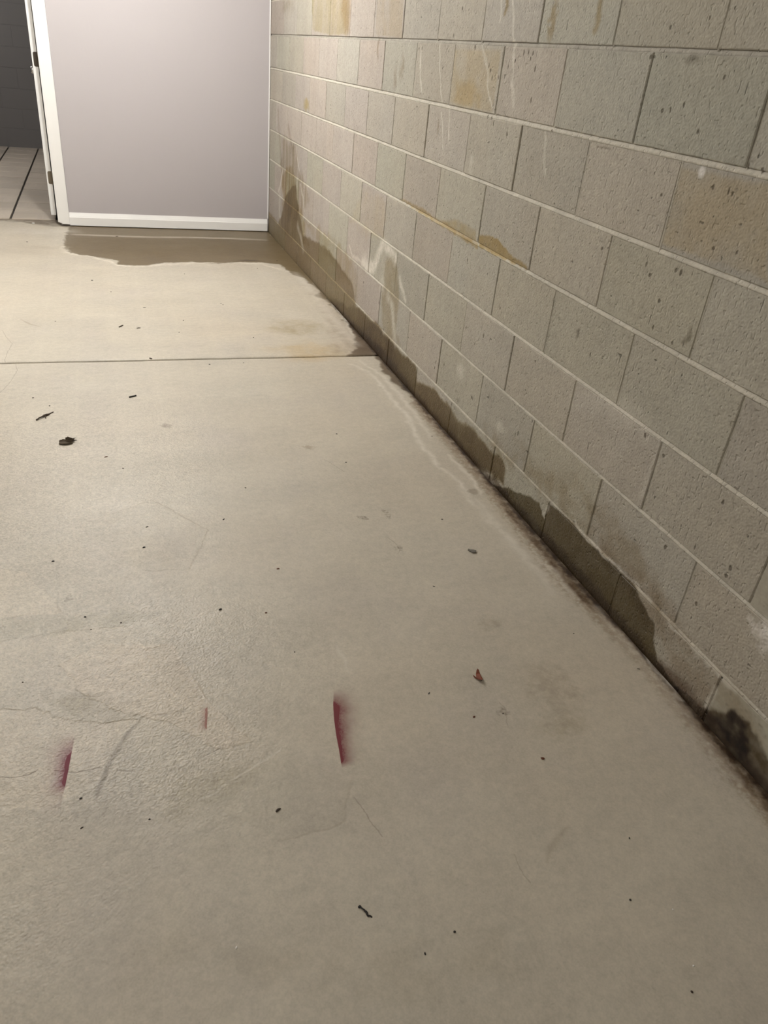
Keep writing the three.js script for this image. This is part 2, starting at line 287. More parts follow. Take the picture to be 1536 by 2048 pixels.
// red spray paint that passed over the edge of a stencil: sharp on one side, mist on the other
const bell = (v, a, b, c, d) => sstep(a, b, v) * (1 - sstep(c, d, v));
const SPRAY = [
  { edge: [[-0.830, 5.103], [-0.841, 5.144], [-0.851, 5.178], [-0.861, 5.223], [-0.868, 5.267], [-0.873, 5.308], [-0.878, 5.342], [-0.882, 5.368]], out: 0.075, core: 0.88, tone: [0.135, 0.009, 0.015], label: 'dark red spray paint streak with a sharp left edge',
    strength: (v) => ({ a: 1.08 * bell(v, 0.08, 0.36, 0.88, 0.97) + 0.14 * bell(v, 0, 0.2, 0.3, 0.5), reach: lerp(0.46, 0.27, sstep(0.3, 1, v)) }) },
  { edge: [[-1.407, 5.115], [-1.407, 5.150], [-1.412, 5.187], [-1.417, 5.228], [-1.422, 5.267], [-1.427, 5.300], [-1.435, 5.344]], out: -0.062, core: 0.84, tone: [0.16, 0.021, 0.038], label: 'crimson spray paint streak with a sharp right edge',
    strength: (v) => ({ a: 0.95 * bell(v, 0.02, 0.45, 0.6, 0.78) + 0.16 * bell(v, 0, 0.2, 0.8, 1), reach: lerp(0.55, 0.36, bell(v, 0.2, 0.5, 0.65, 0.8)) }) },
  { edge: [[-1.128, 5.116], [-1.131, 5.143], [-1.136, 5.172], [-1.139, 5.192]], out: -0.024, core: 0.42, tone: [0.31, 0.16, 0.13], mist: [0.28, 0.12, 0.095], label: 'small faded red paint streak',
    strength: (v) => ({ a: 0.6 * bell(v, 0, 0.12, 0.8, 1), reach: 0.5 }) },
];
function sprayEdge(p, z) { const E = p.edge; let i = 1; while (i < E.length - 1 && z > E[i][1]) i++; return lerp(E[i - 1][0], E[i][0], (z - E[i - 1][1]) / (E[i][1] - E[i - 1][1])); }
for (const p of SPRAY) floor.marks.push({ kind: 'spray', spray: p, pts: [...p.edge, [p.edge[0][0] + p.out, p.edge[0][1]]], col: p.mist ?? p.tone });

const floorTiles = [
  { x0: -2.7, x1: 0.02, y0: -0.25, y1: 2.93, w: 1700, h: 2000, bump: 0.6, rough: 0.3 },
  { x0: -2.1, x1: 0.02, y0: 2.85, y1: 4.65, w: 2048, h: 1900, bump: 0.8, rough: 0.2 },
  { x0: -2.1, x1: 0.02, y0: 4.65, y1: 6.45, w: 2048, h: 1900, bump: 1, rough: 0.2 },
  { x0: -5.1, x1: -2.1, y0: -0.25, y1: 7.7, w: 1024, h: 2048 },
  { x0: -2.1, x1: 0.02, y0: 6.45, y1: 7.7, w: 512, h: 400 },
];
const floorMats = floorTiles.map((T) => surfaceMaterial(floor, T));
function gridPiece(T, rows, cols) {   // rows: functions x -> [z, y], cols: x values
  const P = [], U = [], I = [];
  for (const r of rows) for (const x of cols) { const [z, y] = r(x); P.push(x, y, z); U.push((x - T.x0) / (T.x1 - T.x0), (z - T.y0) / (T.y1 - T.y0)); }
  const n = cols.length;
  for (let j = 0; j + 1 < rows.length; j++) for (let i = 0; i + 1 < n; i++) { const a = j * n + i; I.push(a, a + n, a + 1, a + 1, a + n, a + n + 1); }
  const g = new THREE.BufferGeometry();
  g.setAttribute('position', new THREE.Float32BufferAttribute(P, 3)); g.setAttribute('uv', new THREE.Float32BufferAttribute(U, 2)); g.setIndex(I);
  g.computeVertexNormals();
  return g;
}
const span = (a, b, n) => Array.from({ length: n + 1 }, (_, i) => a + (b - a) * i / n);
const flat = (z, y = 0) => () => [z, y];
const groove = (s) => [[0.022, 0], [0.015, -0.0006], [0.010, -0.0024], [0.0075, -0.005], [0.006, -0.009], [0.0055, -0.03]].map(([d, y]) => (x) => [cutZ(x) + s * d, y]);
const wallGap = -0.005;
function grouped(list) {   // [tileIndex, geometry] -> one geometry with a group per tile
  const g = mergeGeometries(list.map((e) => e[1]), true);
  g.groups.forEach((r, i) => { r.materialIndex = list[i][0]; });
  return g;
}
const floorGroup = structure(group('floor'), 'worn beige concrete floor with a saw-cut joint and damp stains');
const farCols = span(-2.7, wallGap, 40), nearCols = span(-2.1, wallGap, 34), outCols = span(LEFT - 0.05, -2.7, 8), outCols2 = span(LEFT - 0.05, -2.1, 9);
const slabFar = mesh('slab', grouped([
  [0, gridPiece(floorTiles[0], [flat(-0.2, -0.03), flat(-0.2), ...span(0, 2.8, 20).map((z) => flat(z)), ...groove(-1)], farCols)],
  [3, gridPiece(floorTiles[3], [flat(-0.2), flat(2.8), ...groove(-1)], outCols)],
]), floorMats, floorGroup);
const slabNear = mesh('slab', grouped([
  [1, gridPiece(floorTiles[1], [...groove(1).reverse(), ...span(2.96, 4.65, 14).map((z) => flat(z))], nearCols)],
  [2, gridPiece(floorTiles[2], span(4.65, 6.45, 14).map((z) => flat(z)), nearCols)],
  [4, gridPiece(floorTiles[4], [flat(6.45), flat(NEAR + 0.05)], nearCols)],
  [3, gridPiece(floorTiles[3], [...groove(1).reverse(), flat(2.96), flat(NEAR + 0.05)], outCols2)],
]), floorMats, floorGroup);
mesh('subfloor', box(LEFT - 0.05, 0.2, -0.2, -0.028, -0.2, NEAR + 0.05), mat(0.05, 0.04, 0.03, 0.9), floorGroup);

// the dense core of each red paint streak is a film of its own; its mist is in the concrete (see SPRAY)
for (const p of SPRAY) {
  const P = [], I = [], n = 46;
  for (let i = 0; i <= n; i++) {
    const v = i / n, z = lerp(p.edge[0][1], p.edge.at(-1)[1], v), k = p.strength(v);
    let width = k.a > p.core ? Math.pow(Math.log(k.a / p.core), 0.625) * k.reach * p.out * (0.75 + 1.2 * fb(v * 0.4, 0.4, 0.03)) : 0;
    P.push(sprayEdge(p, z), 0.00025, z, sprayEdge(p, z) + width, 0.00025, z);
    if (i) { const q = i * 2; p.out < 0 ? I.push(q - 2, q, q - 1, q - 1, q, q + 1) : I.push(q - 2, q - 1, q, q - 1, q + 1, q); }
  }
  const g = new THREE.BufferGeometry(); g.setAttribute('position', new THREE.Float32BufferAttribute(P, 3)); g.setIndex(I); g.computeVertexNormals();
  if (g.attributes.normal.getY(n) < 0) { for (let q = 0; q < I.length; q += 3) [I[q], I[q + 1]] = [I[q + 1], I[q]]; g.setIndex(I); g.computeVertexNormals(); }
  tag(mesh('paint_mark', g, mat(...p.tone, 0.7), slabNear), p.label);
}

// ================================================================ BLOCK WALL
const LINES = [-0.03, 0.1325, 0.338, 0.5425, 0.7475, 0.949, 1.1525, 1.3585, 1.562, 1.7655, 1.969, 2.1725, 2.376, 2.58];
const lineY = (k, z) => LINES[k] + (k === 1 ? 0.004 * Math.max(0, z - 3) : 0);
const BED = [0.006, 0.009, 0.009, 0.01, 0.0125, 0.0125, 0.014, 0.011, 0.01, 0.01, 0.01, 0.01, 0.01, 0.01];   // height of each bed joint
const PHASE = [2.641, 2.031, 2.226, 2.04, 2.23, 2.03, 2.23, 2.04, 2.24, 2.03, 2.23, 2.03, 2.23];               // one head joint of each course
const MEASURED = [
  [3.03, 3.422, 3.817, 4.218, 4.615, 5.015, 5.425], [2.453, 2.85, 3.268, 3.644, 4.043, 4.437, 4.835, 5.245], [2.633, 3.037, 3.43, 3.823, 4.214, 4.61, 5.016, 5.417],
  [2.43, 2.82, 3.221, 3.618, 4.026, 4.406, 4.808, 5.211], [2.63, 3.025, 3.422, 3.835, 4.225, 4.62, 5.02], [2.43, 2.819, 3.227, 3.634, 4.025, 4.421, 4.814],
  [2.62, 3.029, 3.423, 3.823, 4.215, 4.611, 5.013], [2.44, 2.839, 3.238, 3.64, 4.034, 4.431, 4.828]];
const HEADS = PHASE.map((p, k) => {
  const z = [p, ...(MEASURED[k] ?? [])];
  while (z[0] > 0.2) z.unshift(z[0] - 0.4 + jit(0.008));
  while (z[z.length - 1] < NEAR - 0.2) z.push(z[z.length - 1] + 0.398 + jit(0.005));
  return z.filter((v) => v > 0.12 && v < NEAR - 0.1);
});
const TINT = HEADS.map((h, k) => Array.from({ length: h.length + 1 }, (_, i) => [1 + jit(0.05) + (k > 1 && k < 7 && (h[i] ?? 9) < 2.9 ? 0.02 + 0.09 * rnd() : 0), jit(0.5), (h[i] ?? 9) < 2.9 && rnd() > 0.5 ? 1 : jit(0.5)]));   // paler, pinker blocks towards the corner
const headW = HEADS.map((h) => h.map(() => 0.004 + 0.0034 * rnd()));
function courseAt(z, y) { let k = 0; while (k < 12 && y > lineY(k + 1, z)) k++; return k; }
const wall = {
  plainRough: 0.9, marks: [],
  col(z, y, o) {
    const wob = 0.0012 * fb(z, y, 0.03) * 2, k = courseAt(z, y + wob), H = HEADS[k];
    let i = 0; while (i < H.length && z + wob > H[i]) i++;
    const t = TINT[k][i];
    const up = lineY(k + 1, z) - y, dn = y - lineY(k, z), bed = Math.min(up - BED[k + 1] / 2, dn - BED[k] / 2);
    const head = Math.min(i ? z - H[i - 1] - headW[k][i - 1] / 2 : 1, i < H.length ? H[i] - z - headW[k][i] / 2 : 1);
    const big = fb(z + 2, y * 1.3, 0.35), mid = fb(z, y + 4, 0.07), fine = fb(z + 1, y, 0.014);
    const g1 = vn(z * 430, y * 430) - 0.5, g2 = vn(z * 210 + 5, y * 210, VT2) - 0.5;
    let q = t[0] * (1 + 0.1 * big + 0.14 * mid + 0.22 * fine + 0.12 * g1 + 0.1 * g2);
    const sp = vn(z * 150 + 40, y * 110 + 3); if (sp > 0.9) q *= 1 - 3.5 * (sp - 0.9);       // dirt lodged in pores
    const sp2 = vn(z * 80 + 4, y * 55 + 31, VT2); if (sp2 > 0.978) q *= 0.6;
    const run = fb(z * 2.6 + 11, y * 0.16 + k * 0.37, 0.1); if (z < 3.4) q *= 1 - 0.22 * clamp(run) * sstep(3.4, 1.6, z);       // streaks where water ran down
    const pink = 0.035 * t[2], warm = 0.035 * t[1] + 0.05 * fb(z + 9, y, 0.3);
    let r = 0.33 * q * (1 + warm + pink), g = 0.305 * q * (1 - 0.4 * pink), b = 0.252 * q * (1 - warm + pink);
    const b1 = 1 - sstep(-0.0012, 0.0022, bed + 0.004 * fb(z, y, 0.02)), b2 = 1 - sstep(-0.001, 0.001, head + 0.003 * fb(y, z, 0.02));
    if (b1 > 0) { const kk = 1 + 0.3 * mid + 0.3 * fine + 0.1 * g1; const l = (up < dn ? k + 1 : k) === 7 ? 0.8 : 1.12; r = lerp(r, 0.42 * kk * l, b1); g = lerp(g, 0.39 * kk * l, b1); b = lerp(b, 0.33 * kk * l, b1); }
    else if (b2 > 0) { const kk = 1 + 0.3 * mid + 0.3 * fine; r = lerp(r, 0.34 * kk, b2); g = lerp(g, 0.315 * kk, b2); b = lerp(b, 0.26 * kk, b2); }
    o[0] = r; o[1] = g; o[2] = b;
  },
  hgt(z, y, o) {
    const n1 = vn(z * 170 + 40, y * 120 + 3), n2 = vn(z * 80 + 4, y * 55 + 31, VT2);
    o[0] = 0.0016 * fb(z, y, 0.03) + 0.0009 * (vn(z * 260, y * 260) - 0.5) - 0.0016 * sstep(0.8, 0.92, n1) - 0.003 * sstep(0.96, 0.985, n2);
  },
  rgh(z, y, o) { o[0] = 0.92; },
};
const OCHRE = [0.86, 0.74, 0.46], DAMP = [0.45, 0.36, 0.2], SALT = [0.62, 0.58, 0.51];
wall.marks.push(
  // blocks and runs stained ochre
  { kind: 'poly', pts: [[4.814, 1.132], [4.819, 0.968], [4.991, 0.970], [5.167, 0.972], [5.086, 1.139]], f: 0.008, warp: 0.006, col: [1.0, 0.9, 0.72], mul: 1, a: 0.85, br: 0.5, bs: 0.12 },
  { kind: 'poly', pts: [[3.420, 1.334], [3.432, 1.167], [3.801, 1.163], [3.800, 1.342]], f: 0.008, col: [0.97, 0.88, 0.7], mul: 1, a: 0.7, br: 0.7, bs: 0.1 },
  { kind: 'poly', pts: [[3.479, 1.234], [3.471, 1.165], [3.699, 1.169], [3.705, 1.209], [3.607, 1.248]], f: 0.02, warp: 0.02, col: OCHRE, mul: 1, a: 0.6, br: 0.6, bs: 0.05 },
  { kind: 'poly', pts: [[1.195, 1.635], [1.251, 1.391], [1.655, 1.368], [2.018, 1.375], [1.990, 1.602]], f: 0.006, warp: 0.008, col: [0.78, 0.74, 0.47], mul: 1, a: 0.7, br: 0.6, bs: 0.06, sy: 0.2 },
  { kind: 'poly', pts: [[1.871, 1.565], [1.858, 1.458], [1.952, 1.383], [2.045, 1.380], [2.018, 1.560]], f: 0.03, warp: 0.02, col: [0.75, 0.6, 0.36], mul: 1, a: 0.7, br: 0.5, bs: 0.05 },
  { kind: 'poly', pts: [[2.445, 1.583], [2.475, 1.374], [2.835, 1.365], [2.809, 1.568]], f: 0.006, col: OCHRE, mul: 1, a: 0.45, br: 0.7, bs: 0.1, sy: 0.4 },
  { kind: 'blob', pts: [[4.104, 1.425]], rx: 0.022, ry: 0.05, f: 0.01, warp: 0.03, ws: 0.03, col: [0.68, 0.56, 0.36], mul: 1, a: 0.8 },
  { kind: 'line', pts: [[4.325, 1.484], [4.337, 1.441], [4.339, 1.419], [4.334, 1.397]], w: 0.014, f: 0.01, warp: 0.01, ws: 0.03, col: [0.66, 0.54, 0.32], mul: 1, a: 0.8, taper: 0.4 },
  { kind: 'line', pts: [[3.793, 1.488], [3.795, 1.456], [3.788, 1.439]], w: 0.008, f: 0.008, warp: 0.01, col: [0.66, 0.56, 0.36], mul: 1 },
  { kind: 'blob', pts: [[1.166, 0.995]], rx: 0.06, ry: 0.025, f: 0.02, warp: 0.03, col: [0.85, 0.76, 0.45], mul: 1 },
  { kind: 'poly', pts: [[2.997, 0.757], [3.125, 0.766], [3.306, 0.765], [3.463, 0.758], [3.601, 0.758], [3.769, 0.751], [3.837, 0.745], [3.842, 0.733], [3.583, 0.739], [3.241, 0.747]], f: 0.006, warp: 0.008, ws: 0.03, col: [0.78, 0.62, 0.32], mul: 1, a: 0.85, br: 0.35, bs: 0.06 },
  { kind: 'poly', pts: [[3.832, 0.782], [3.903, 0.793], [3.990, 0.796], [4.045, 0.780], [4.123, 0.770], [4.202, 0.765], [4.219, 0.757], [4.021, 0.745], [3.846, 0.744]], f: 0.005, warp: 0.008, ws: 0.03, col: [0.74, 0.58, 0.28], mul: 1, a: 0.95, br: 0.2, bs: 0.06 },
  { kind: 'poly', pts: [[3.474, 0.756], [3.638, 0.792], [3.800, 0.786], [3.824, 0.746], [3.579, 0.751]], f: 0.01, warp: 0.008, col: [0.8, 0.65, 0.36], mul: 1, a: 0.7, br: 0.4, bs: 0.05 },
  { kind: 'poly', pts: [[2.832, 0.545], [2.797, 0.718], [2.480, 0.711], [2.254, 0.525], [2.534, 0.506]], f: 0.03, warp: 0.04, col: [0.98, 0.92, 0.76], mul: 1, a: 0.7, br: 0.6, bs: 0.1, sy: 0.3 },
  // the long damp run in the corner
  { kind: 'poly', pts: [[0.487, 0.751], [0.721, 0.735], [0.907, 0.740], [0.983, 0.628], [1.228, 0.536], [1.323, 0.467], [1.092, 0.300], [0.702, 0.225], [0.543, 0.402], [0.439, 0.555]], f: 0.03, warp: 0.05, ws: 0.08, col: [0.68, 0.63, 0.52], mul: 1, br: 0.85, bs: 0.03, sx: 1.2, sy: 0.08 },
  { kind: 'poly', pts: [[0.461, 0.508], [0.817, 0.606], [1.015, 0.414], [1.207, 0.322], [1.401, 0.173], [0.449, 0.104], [0.534, 0.332]], f: 0.02, warp: 0.04, ws: 0.06, col: [0.76, 0.67, 0.48], mul: 1, br: 0.7, bs: 0.03, sy: 0.1 },
  { kind: 'line', pts: [[0.316, 0.886], [0.345, 0.775], [0.435, 0.588]], w: 0.02, f: 0.025, warp: 0.02, col: [0.72, 0.68, 0.6], mul: 1, a: 0.6 },
  { kind: 'line', pts: [[0.662, 0.822], [0.717, 0.765], [0.820, 0.699]], w: 0.02, f: 0.03, warp: 0.02, col: [0.62, 0.57, 0.5], mul: 1, a: 0.7 },
  { kind: 'line', pts: [[0.907, 0.740], [0.947, 0.669], [1.017, 0.602]], w: 0.006, f: 0.008, col: SALT, a: 0.6 },
  { kind: 'line', pts: [[0.511, 0.532], [0.419, 0.399], [0.367, 0.367]], w: 0.012, f: 0.012, col: SALT, a: 0.5 },
  { kind: 'line', pts: [[0.424, 0.348], [0.420, 0.206], [0.482, 0.146]], w: 0.03, f: 0.03, warp: 0.02, col: SALT, a: 0.35 },
);
const damp = [[-0.05, 0.16], [0.371, 0.139], [0.510, 0.223], [0.600, 0.360], [0.909, 0.508], [1.053, 0.357], [1.193, 0.224], [1.416, 0.246], [1.673, 0.268], [1.922, 0.275], [2.117, 0.245], [2.275, 0.235], [2.390, 0.213], [2.470, 0.122], [2.678, 0.133], [2.863, 0.137], [2.985, 0.126], [3.192, 0.124], [3.303, 0.123], [3.406, 0.128], [3.435, 0.076], [3.531, 0.086], [3.628, 0.116], [3.698, 0.109], [3.798, 0.101], [3.875, 0.090], [4.031, 0.114], [4.125, 0.105], [4.203, 0.107], [4.300, 0.108], [4.319, 0.081], [4.319, 0.040]];
const damp2 = [[4.345, 0.035], [4.409, 0.050], [4.509, 0.092], [4.562, 0.098], [4.610, 0.062], [4.610, 0.126], [4.658, 0.132], [4.741, 0.139], [4.858, 0.132], [4.948, 0.142], [5.019, 0.150], [5.045, 0.155], [5.081, 0.137], [5.142, 0.114], [5.184, 0.101], [5.206, 0.049], [5.235, 0.023], [5.286, 0.014], [5.336, 0.010], [5.375, 0.021]];
const damp3 = [[5.375, 0.021], [5.421, 0.030], [5.456, 0.054], [5.475, 0.080], [5.505, 0.092], [5.536, 0.101], [5.565, 0.094], [5.598, 0.068], [5.630, 0.049], [5.75, 0.05], [6.3, 0.06]];
wall.marks.push(
  { kind: 'poly', pts: [...damp, [4.0, -0.03], [-0.1, -0.03]], f: 0.012, warp: 0.022, ws: 0.06, col: DAMP, mul: 1, a: 0.95, br: 0.12, bs: 0.06, rgh: 0.5 },
  { kind: 'poly', pts: [[1.95, 0.03], [2.3, 0.06], ...damp.slice(13), [4.0, -0.03], [1.95, -0.03]], f: 0.012, warp: 0.022, ws: 0.06, col: [0.52, 0.44, 0.3], mul: 1, a: 0.95, br: 0.2, bs: 0.06 },
  { kind: 'poly', pts: [...damp2, [5.22, -0.03], [4.2, -0.03]], f: 0.005, warp: 0.008, ws: 0.04, col: [0.2, 0.147, 0.05], mul: 1, a: 0.97, br: 0.1, bs: 0.05, rgh: 0.5 },
  { kind: 'poly', pts: [...damp3, [6.3, -0.03], [5.18, -0.03]], f: 0.006, warp: 0.014, ws: 0.03, col: [0.17, 0.115, 0.045], mul: 1, a: 0.97, br: 0.25, bs: 0.03, rgh: 0.55 },
  { kind: 'poly', pts: [[5.457, 0.030], [5.475, 0.076], [5.508, 0.094], [5.539, 0.082], [5.568, 0.051], [5.578, 0.014], [5.494, 0.019]], f: 0.012, warp: 0.025, ws: 0.03, col: [0.17, 0.105, 0.055], mul: 1, br: 0.4, bs: 0.03 },
  // brown crust right above the floor
  { kind: 'poly', pts: [[2.0, 0.012], [2.6, 0.03], [3.0, 0.05], [3.4, 0.016], [4.0, 0.014], [4.4, 0.02], [4.8, 0.035], [5.0, 0.03], [5.2, 0.02], [5.35, 0.04], [5.6, 0.03], [6.3, 0.03], [6.3, -0.03], [2.0, -0.03]], f: 0.014, warp: 0.02, ws: 0.05, col: [0.42, 0.33, 0.27], mul: 1, br: 0.35, bs: 0.04 },
  { kind: 'poly', pts: [[2.861, 0.142], [3.116, 0.139], [3.221, 0.029], [3.048, -0.011], [2.883, 0.006], [2.578, -0.004], [2.601, 0.085]], f: 0.04, warp: 0.05, ws: 0.08, col: [0.6, 0.53, 0.45], mul: 1, a: 0.8, br: 0.5, bs: 0.06 },
  // second, fainter damp front rising above the first
  { kind: 'poly', pts: [[2.913, 0.183], [2.863, 0.304], [2.886, 0.465], [2.945, 0.514], [3.047, 0.482], [3.118, 0.364], [3.099, 0.194], [3.184, 0.150], [2.969, 0.126]], f: 0.02, warp: 0.03, ws: 0.06, col: [0.76, 0.7, 0.58], mul: 1, br: 0.3, bs: 0.06 },
  { kind: 'poly', pts: [[1.167, 0.299], [1.630, 0.360], [2.196, 0.354], [2.451, 0.309], [2.489, 0.160], [2.233, 0.199], [1.649, 0.260]], f: 0.03, warp: 0.05, ws: 0.06, col: [0.8, 0.74, 0.6], mul: 1, br: 0.6, bs: 0.06, sy: 0.3 },
  { kind: 'poly', pts: [[4.856, 0.136], [4.960, 0.196], [5.233, 0.158], [5.403, 0.137], [5.513, 0.149], [5.594, 0.078], [5.397, 0.035], [5.172, 0.085]], f: 0.03, warp: 0.06, ws: 0.06, col: [0.78, 0.72, 0.66], mul: 1, br: 0.75, bs: 0.05 },
  { kind: 'poly', pts: [[4.208, 0.103], [4.483, 0.140], [4.853, 0.143], [5.214, 0.134], [5.181, 0.205], [4.849, 0.275], [4.520, 0.215], [4.081, 0.154]], f: 0.04, warp: 0.06, ws: 0.08, col: [0.74, 0.69, 0.61], mul: 1, br: 0.8, bs: 0.06 },
);
for (const [w, a, pts] of [   // white salts
  [0.022, 0.8, [[2.535, 0.371], [2.640, 0.369], [2.711, 0.384], [2.747, 0.432], [2.774, 0.479], [2.815, 0.523], [2.868, 0.526], [2.944, 0.518], [3.007, 0.499]]],
  [0.03, 0.4, [[2.566, 0.389], [2.672, 0.375], [2.718, 0.389]]],
  [0.012, 0.6, [[3.096, 0.436], [3.143, 0.394], [3.201, 0.361]]],
  [0.03, 0.35, [[2.864, 0.353], [2.864, 0.329]]],
  [0.02, 0.45, [[2.952, 0.317], [3.036, 0.282], [3.060, 0.229], [3.116, 0.139]]],
  [0.008, 0.5, [[2.275, 0.399], [2.344, 0.357], [2.483, 0.364], [2.661, 0.354]]],
  [0.012, 0.4, [[1.058, 0.521], [1.157, 0.454], [1.197, 0.383]]],
  [0.02, 0.35, [[1.023, 0.254], [1.138, 0.196], [1.208, 0.130]]],
  [0.01, 0.3, [[2.618, 0.450], [2.645, 0.383]]],
  [0.006, 0.5, [[3.074, 1.327], [3.080, 1.275], [3.128, 1.181]]],
  [0.005, 0.5, [[3.265, 1.347], [3.304, 1.250], [3.355, 1.162]]],
  [0.005, 0.55, [[3.432, 1.154], [3.451, 1.085], [3.464, 1.036]]],
  [0.005, 0.5, [[3.361, 1.128], [3.397, 1.055], [3.414, 1.004]]],
  [0.006, 0.5, [[3.830, 1.474], [3.854, 1.422], [3.878, 1.370], [3.912, 1.249], [3.950, 1.189]]],
  [0.006, 0.4, [[4.173, 1.144], [4.187, 1.095], [4.208, 1.037]]],
  [0.005, 0.4, [[3.652, 1.349], [3.711, 1.297], [3.756, 1.212], [3.796, 1.178]]],
  [0.005, 0.4, [[3.748, 1.476], [3.762, 1.450], [3.760, 1.416]]],
  [0.012, 0.4, [[3.693, 1.005], [3.696, 0.973]]],
  [0.007, 0.55, [[4.598, 0.074], [4.616, 0.113]]],
  [0.006, 0.5, [[5.231, 0.140], [5.331, 0.136], [5.405, 0.132], [5.470, 0.138]]],
  [0.006, 0.5, [[4.766, 0.149], [4.849, 0.140], [4.945, 0.144], [5.055, 0.145], [5.145, 0.146]]],
  [0.007, 0.5, [[5.422, 0.095], [5.422, 0.067], [5.423, 0.037]]],
]) wall.marks.push({ kind: 'line', pts, w, f: w * 0.9, warp: 0.012, ws: 0.04, col: SALT, a, br: 0.55, bs: 0.03 });
wall.marks.push(
  { kind: 'blob', pts: [[3.856, 0.281]], rx: 0.035, ry: 0.03, f: 0.02, warp: 0.02, col: SALT, a: 0.4, br: 0.5, bs: 0.02 },
  { kind: 'blob', pts: [[4.227, 0.215]], rx: 0.032, ry: 0.022, f: 0.014, warp: 0.02, col: SALT, a: 0.45, br: 0.5, bs: 0.02 },
  { kind: 'poly', pts: [[5.436, 0.292], [5.448, 0.322], [5.478, 0.346], [5.537, 0.314], [5.521, 0.273], [5.478, 0.285]], f: 0.018, warp: 0.03, ws: 0.03, col: [0.72, 0.69, 0.65], a: 0.75, br: 0.7, bs: 0.02 },
  { kind: 'blob', pts: [[4.885, 1.131]], rx: 0.01, ry: 0.012, f: 0.006, warp: 0.008, col: [0.66, 0.63, 0.6], a: 0.8 },
  { kind: 'line', pts: [[4.624, 0.483], [4.828, 0.548], [5.007, 0.539]], w: 0.03, f: 0.03, warp: 0.03, col: SALT, a: 0.16, br: 0.6, bs: 0.05 },
  { kind: 'blob', pts: [[4.857, 0.481]], rx: 0.05, ry: 0.1, f: 0.05, warp: 0.05, col: SALT, a: 0.14, br: 0.6, bs: 0.05 },
  { kind: 'poly', pts: [[5.019, 0.374], [5.022, 0.533], [5.006, 0.532], [4.995, 0.360]], f: 0.01, warp: 0.01, col: SALT, a: 0.3, br: 0.6, bs: 0.03 },
  { kind: 'blob', pts: [[4.755, 1.342]], rx: 0.022, ry: 0.008, f: 0.006, warp: 0.01, col: [0.6, 0.58, 0.56], mul: 1 },
  { kind: 'poly', pts: [[4.452, 1.138], [4.523, 1.139], [4.525, 1.136], [4.454, 1.134]], f: 0.004, warp: 0.004, col: [0.62, 0.6, 0.58], mul: 1 },
  { kind: 'blob', pts: [[4.993, 0.798]], rx: 0.006, ry: 0.02, f: 0.006, warp: 0.01, ws: 0.02, col: [0.5, 0.48, 0.44], mul: 1, turn: -0.2 },
  { kind: 'blob', pts: [[4.560, 0.665]], rx: 0.007, ry: 0.016, f: 0.004, warp: 0.01, ws: 0.02, col: [0.5, 0.48, 0.46], mul: 1 },
  { kind: 'blob', pts: [[2.862, 1.259]], rx: 0.02, ry: 0.04, f: 0.02, warp: 0.03, col: [0.66, 0.6, 0.52], mul: 1, br: 0.5 },
  { kind: 'blob', pts: [[2.792, 1.209]], rx: 0.014, ry: 0.04, f: 0.02, warp: 0.03, col: [0.66, 0.6, 0.54], mul: 1, br: 0.5 },
  { kind: 'blob', pts: [[2.518, 1.325]], rx: 0.01, ry: 0.04, f: 0.01, warp: 0.02, col: [0.68, 0.62, 0.54], mul: 1 },
  { kind: 'blob', pts: [[3.343, 1.077]], rx: 0.006, ry: 0.025, f: 0.008, warp: 0.01, col: [0.66, 0.6, 0.52], mul: 1 },
  { kind: 'blob', pts: [[0.544, 1.522]], rx: 0.16, ry: 0.04, f: 0.03, warp: 0.04, col: [0.8, 0.77, 0.7], mul: 1, br: 0.6 },
);
for (const P of [   // dark drips and holes in the blocks
  [3.728, 1.295], [3.744, 1.282], [3.764, 1.262], [3.812, 1.265], [3.865, 1.297], [3.907, 1.313], [3.937, 1.299], [4.045, 1.298], [3.958, 1.338], [3.987, 1.339], [4.016, 1.338], [4.006, 1.324], [4.053, 1.216], [3.595, 1.348], [3.597, 1.343], [3.050, 1.332], [3.084, 1.332], [3.443, 1.459], [3.391, 1.377], [3.772, 1.149], [3.804, 1.147], [3.824, 1.134], [3.934, 1.112], [4.210, 1.148], [4.604, 1.343], [4.617, 1.345], [4.697, 1.238], [4.726, 1.243], [4.769, 1.255], [4.770, 1.066], [4.840, 1.209], [4.936, 1.110], [4.986, 1.109], [4.998, 1.106], [4.991, 0.994], [5.062, 1.002], [4.587, 0.902], [4.783, 0.909], [4.893, 0.923], [4.912, 0.922], [4.864, 0.842], [4.950, 0.767], [4.869, 0.779], [4.952, 0.526], [5.035, 0.509], [4.644, 0.627], [3.773, 0.678], [4.081, 0.590], [3.848, 0.448], [3.998, 0.465], [3.938, 0.415], [3.840, 0.188], [3.869, 0.162], [3.978, 0.220], [3.988, 0.220], [4.339, 0.235], [4.356, 0.249], [5.256, 0.504], [5.335, 0.358], [5.287, 0.242], [5.136, 0.304], [5.338, 0.381], [3.614, 0.224], [3.610, 0.200], [3.695, 0.243], [2.839, 0.248], [2.934, 0.140], [2.569, 0.275], [1.203, 0.853], [4.875, 1.314], [4.777, 1.419], [4.650, 1.404], [4.806, 0.889], [5.017, 1.164], [5.059, 1.161]])
  wall.marks.push({ kind: 'blob', pts: [P], rx: 0.0028 + 0.0022 * rnd(), ry: 0.004 + 0.004 * rnd(), f: 0.0016, warp: 0.003, ws: 0.01, col: [0.32, 0.29, 0.26], mul: 1, a: 0.85, hgt: -0.0025 });
for (let i = 0; i < 26; i++) wall.marks.push({ kind: 'blob', pts: [[5.05 + i * 0.0026, 0.152 + jit(0.003) - i * 0.0001]], rx: 0.0018, ry: 0.0022, f: 0.001, col: [0.4, 0.33, 0.3], mul: 1, a: rnd() > 0.45 ? 0.8 : 0 });

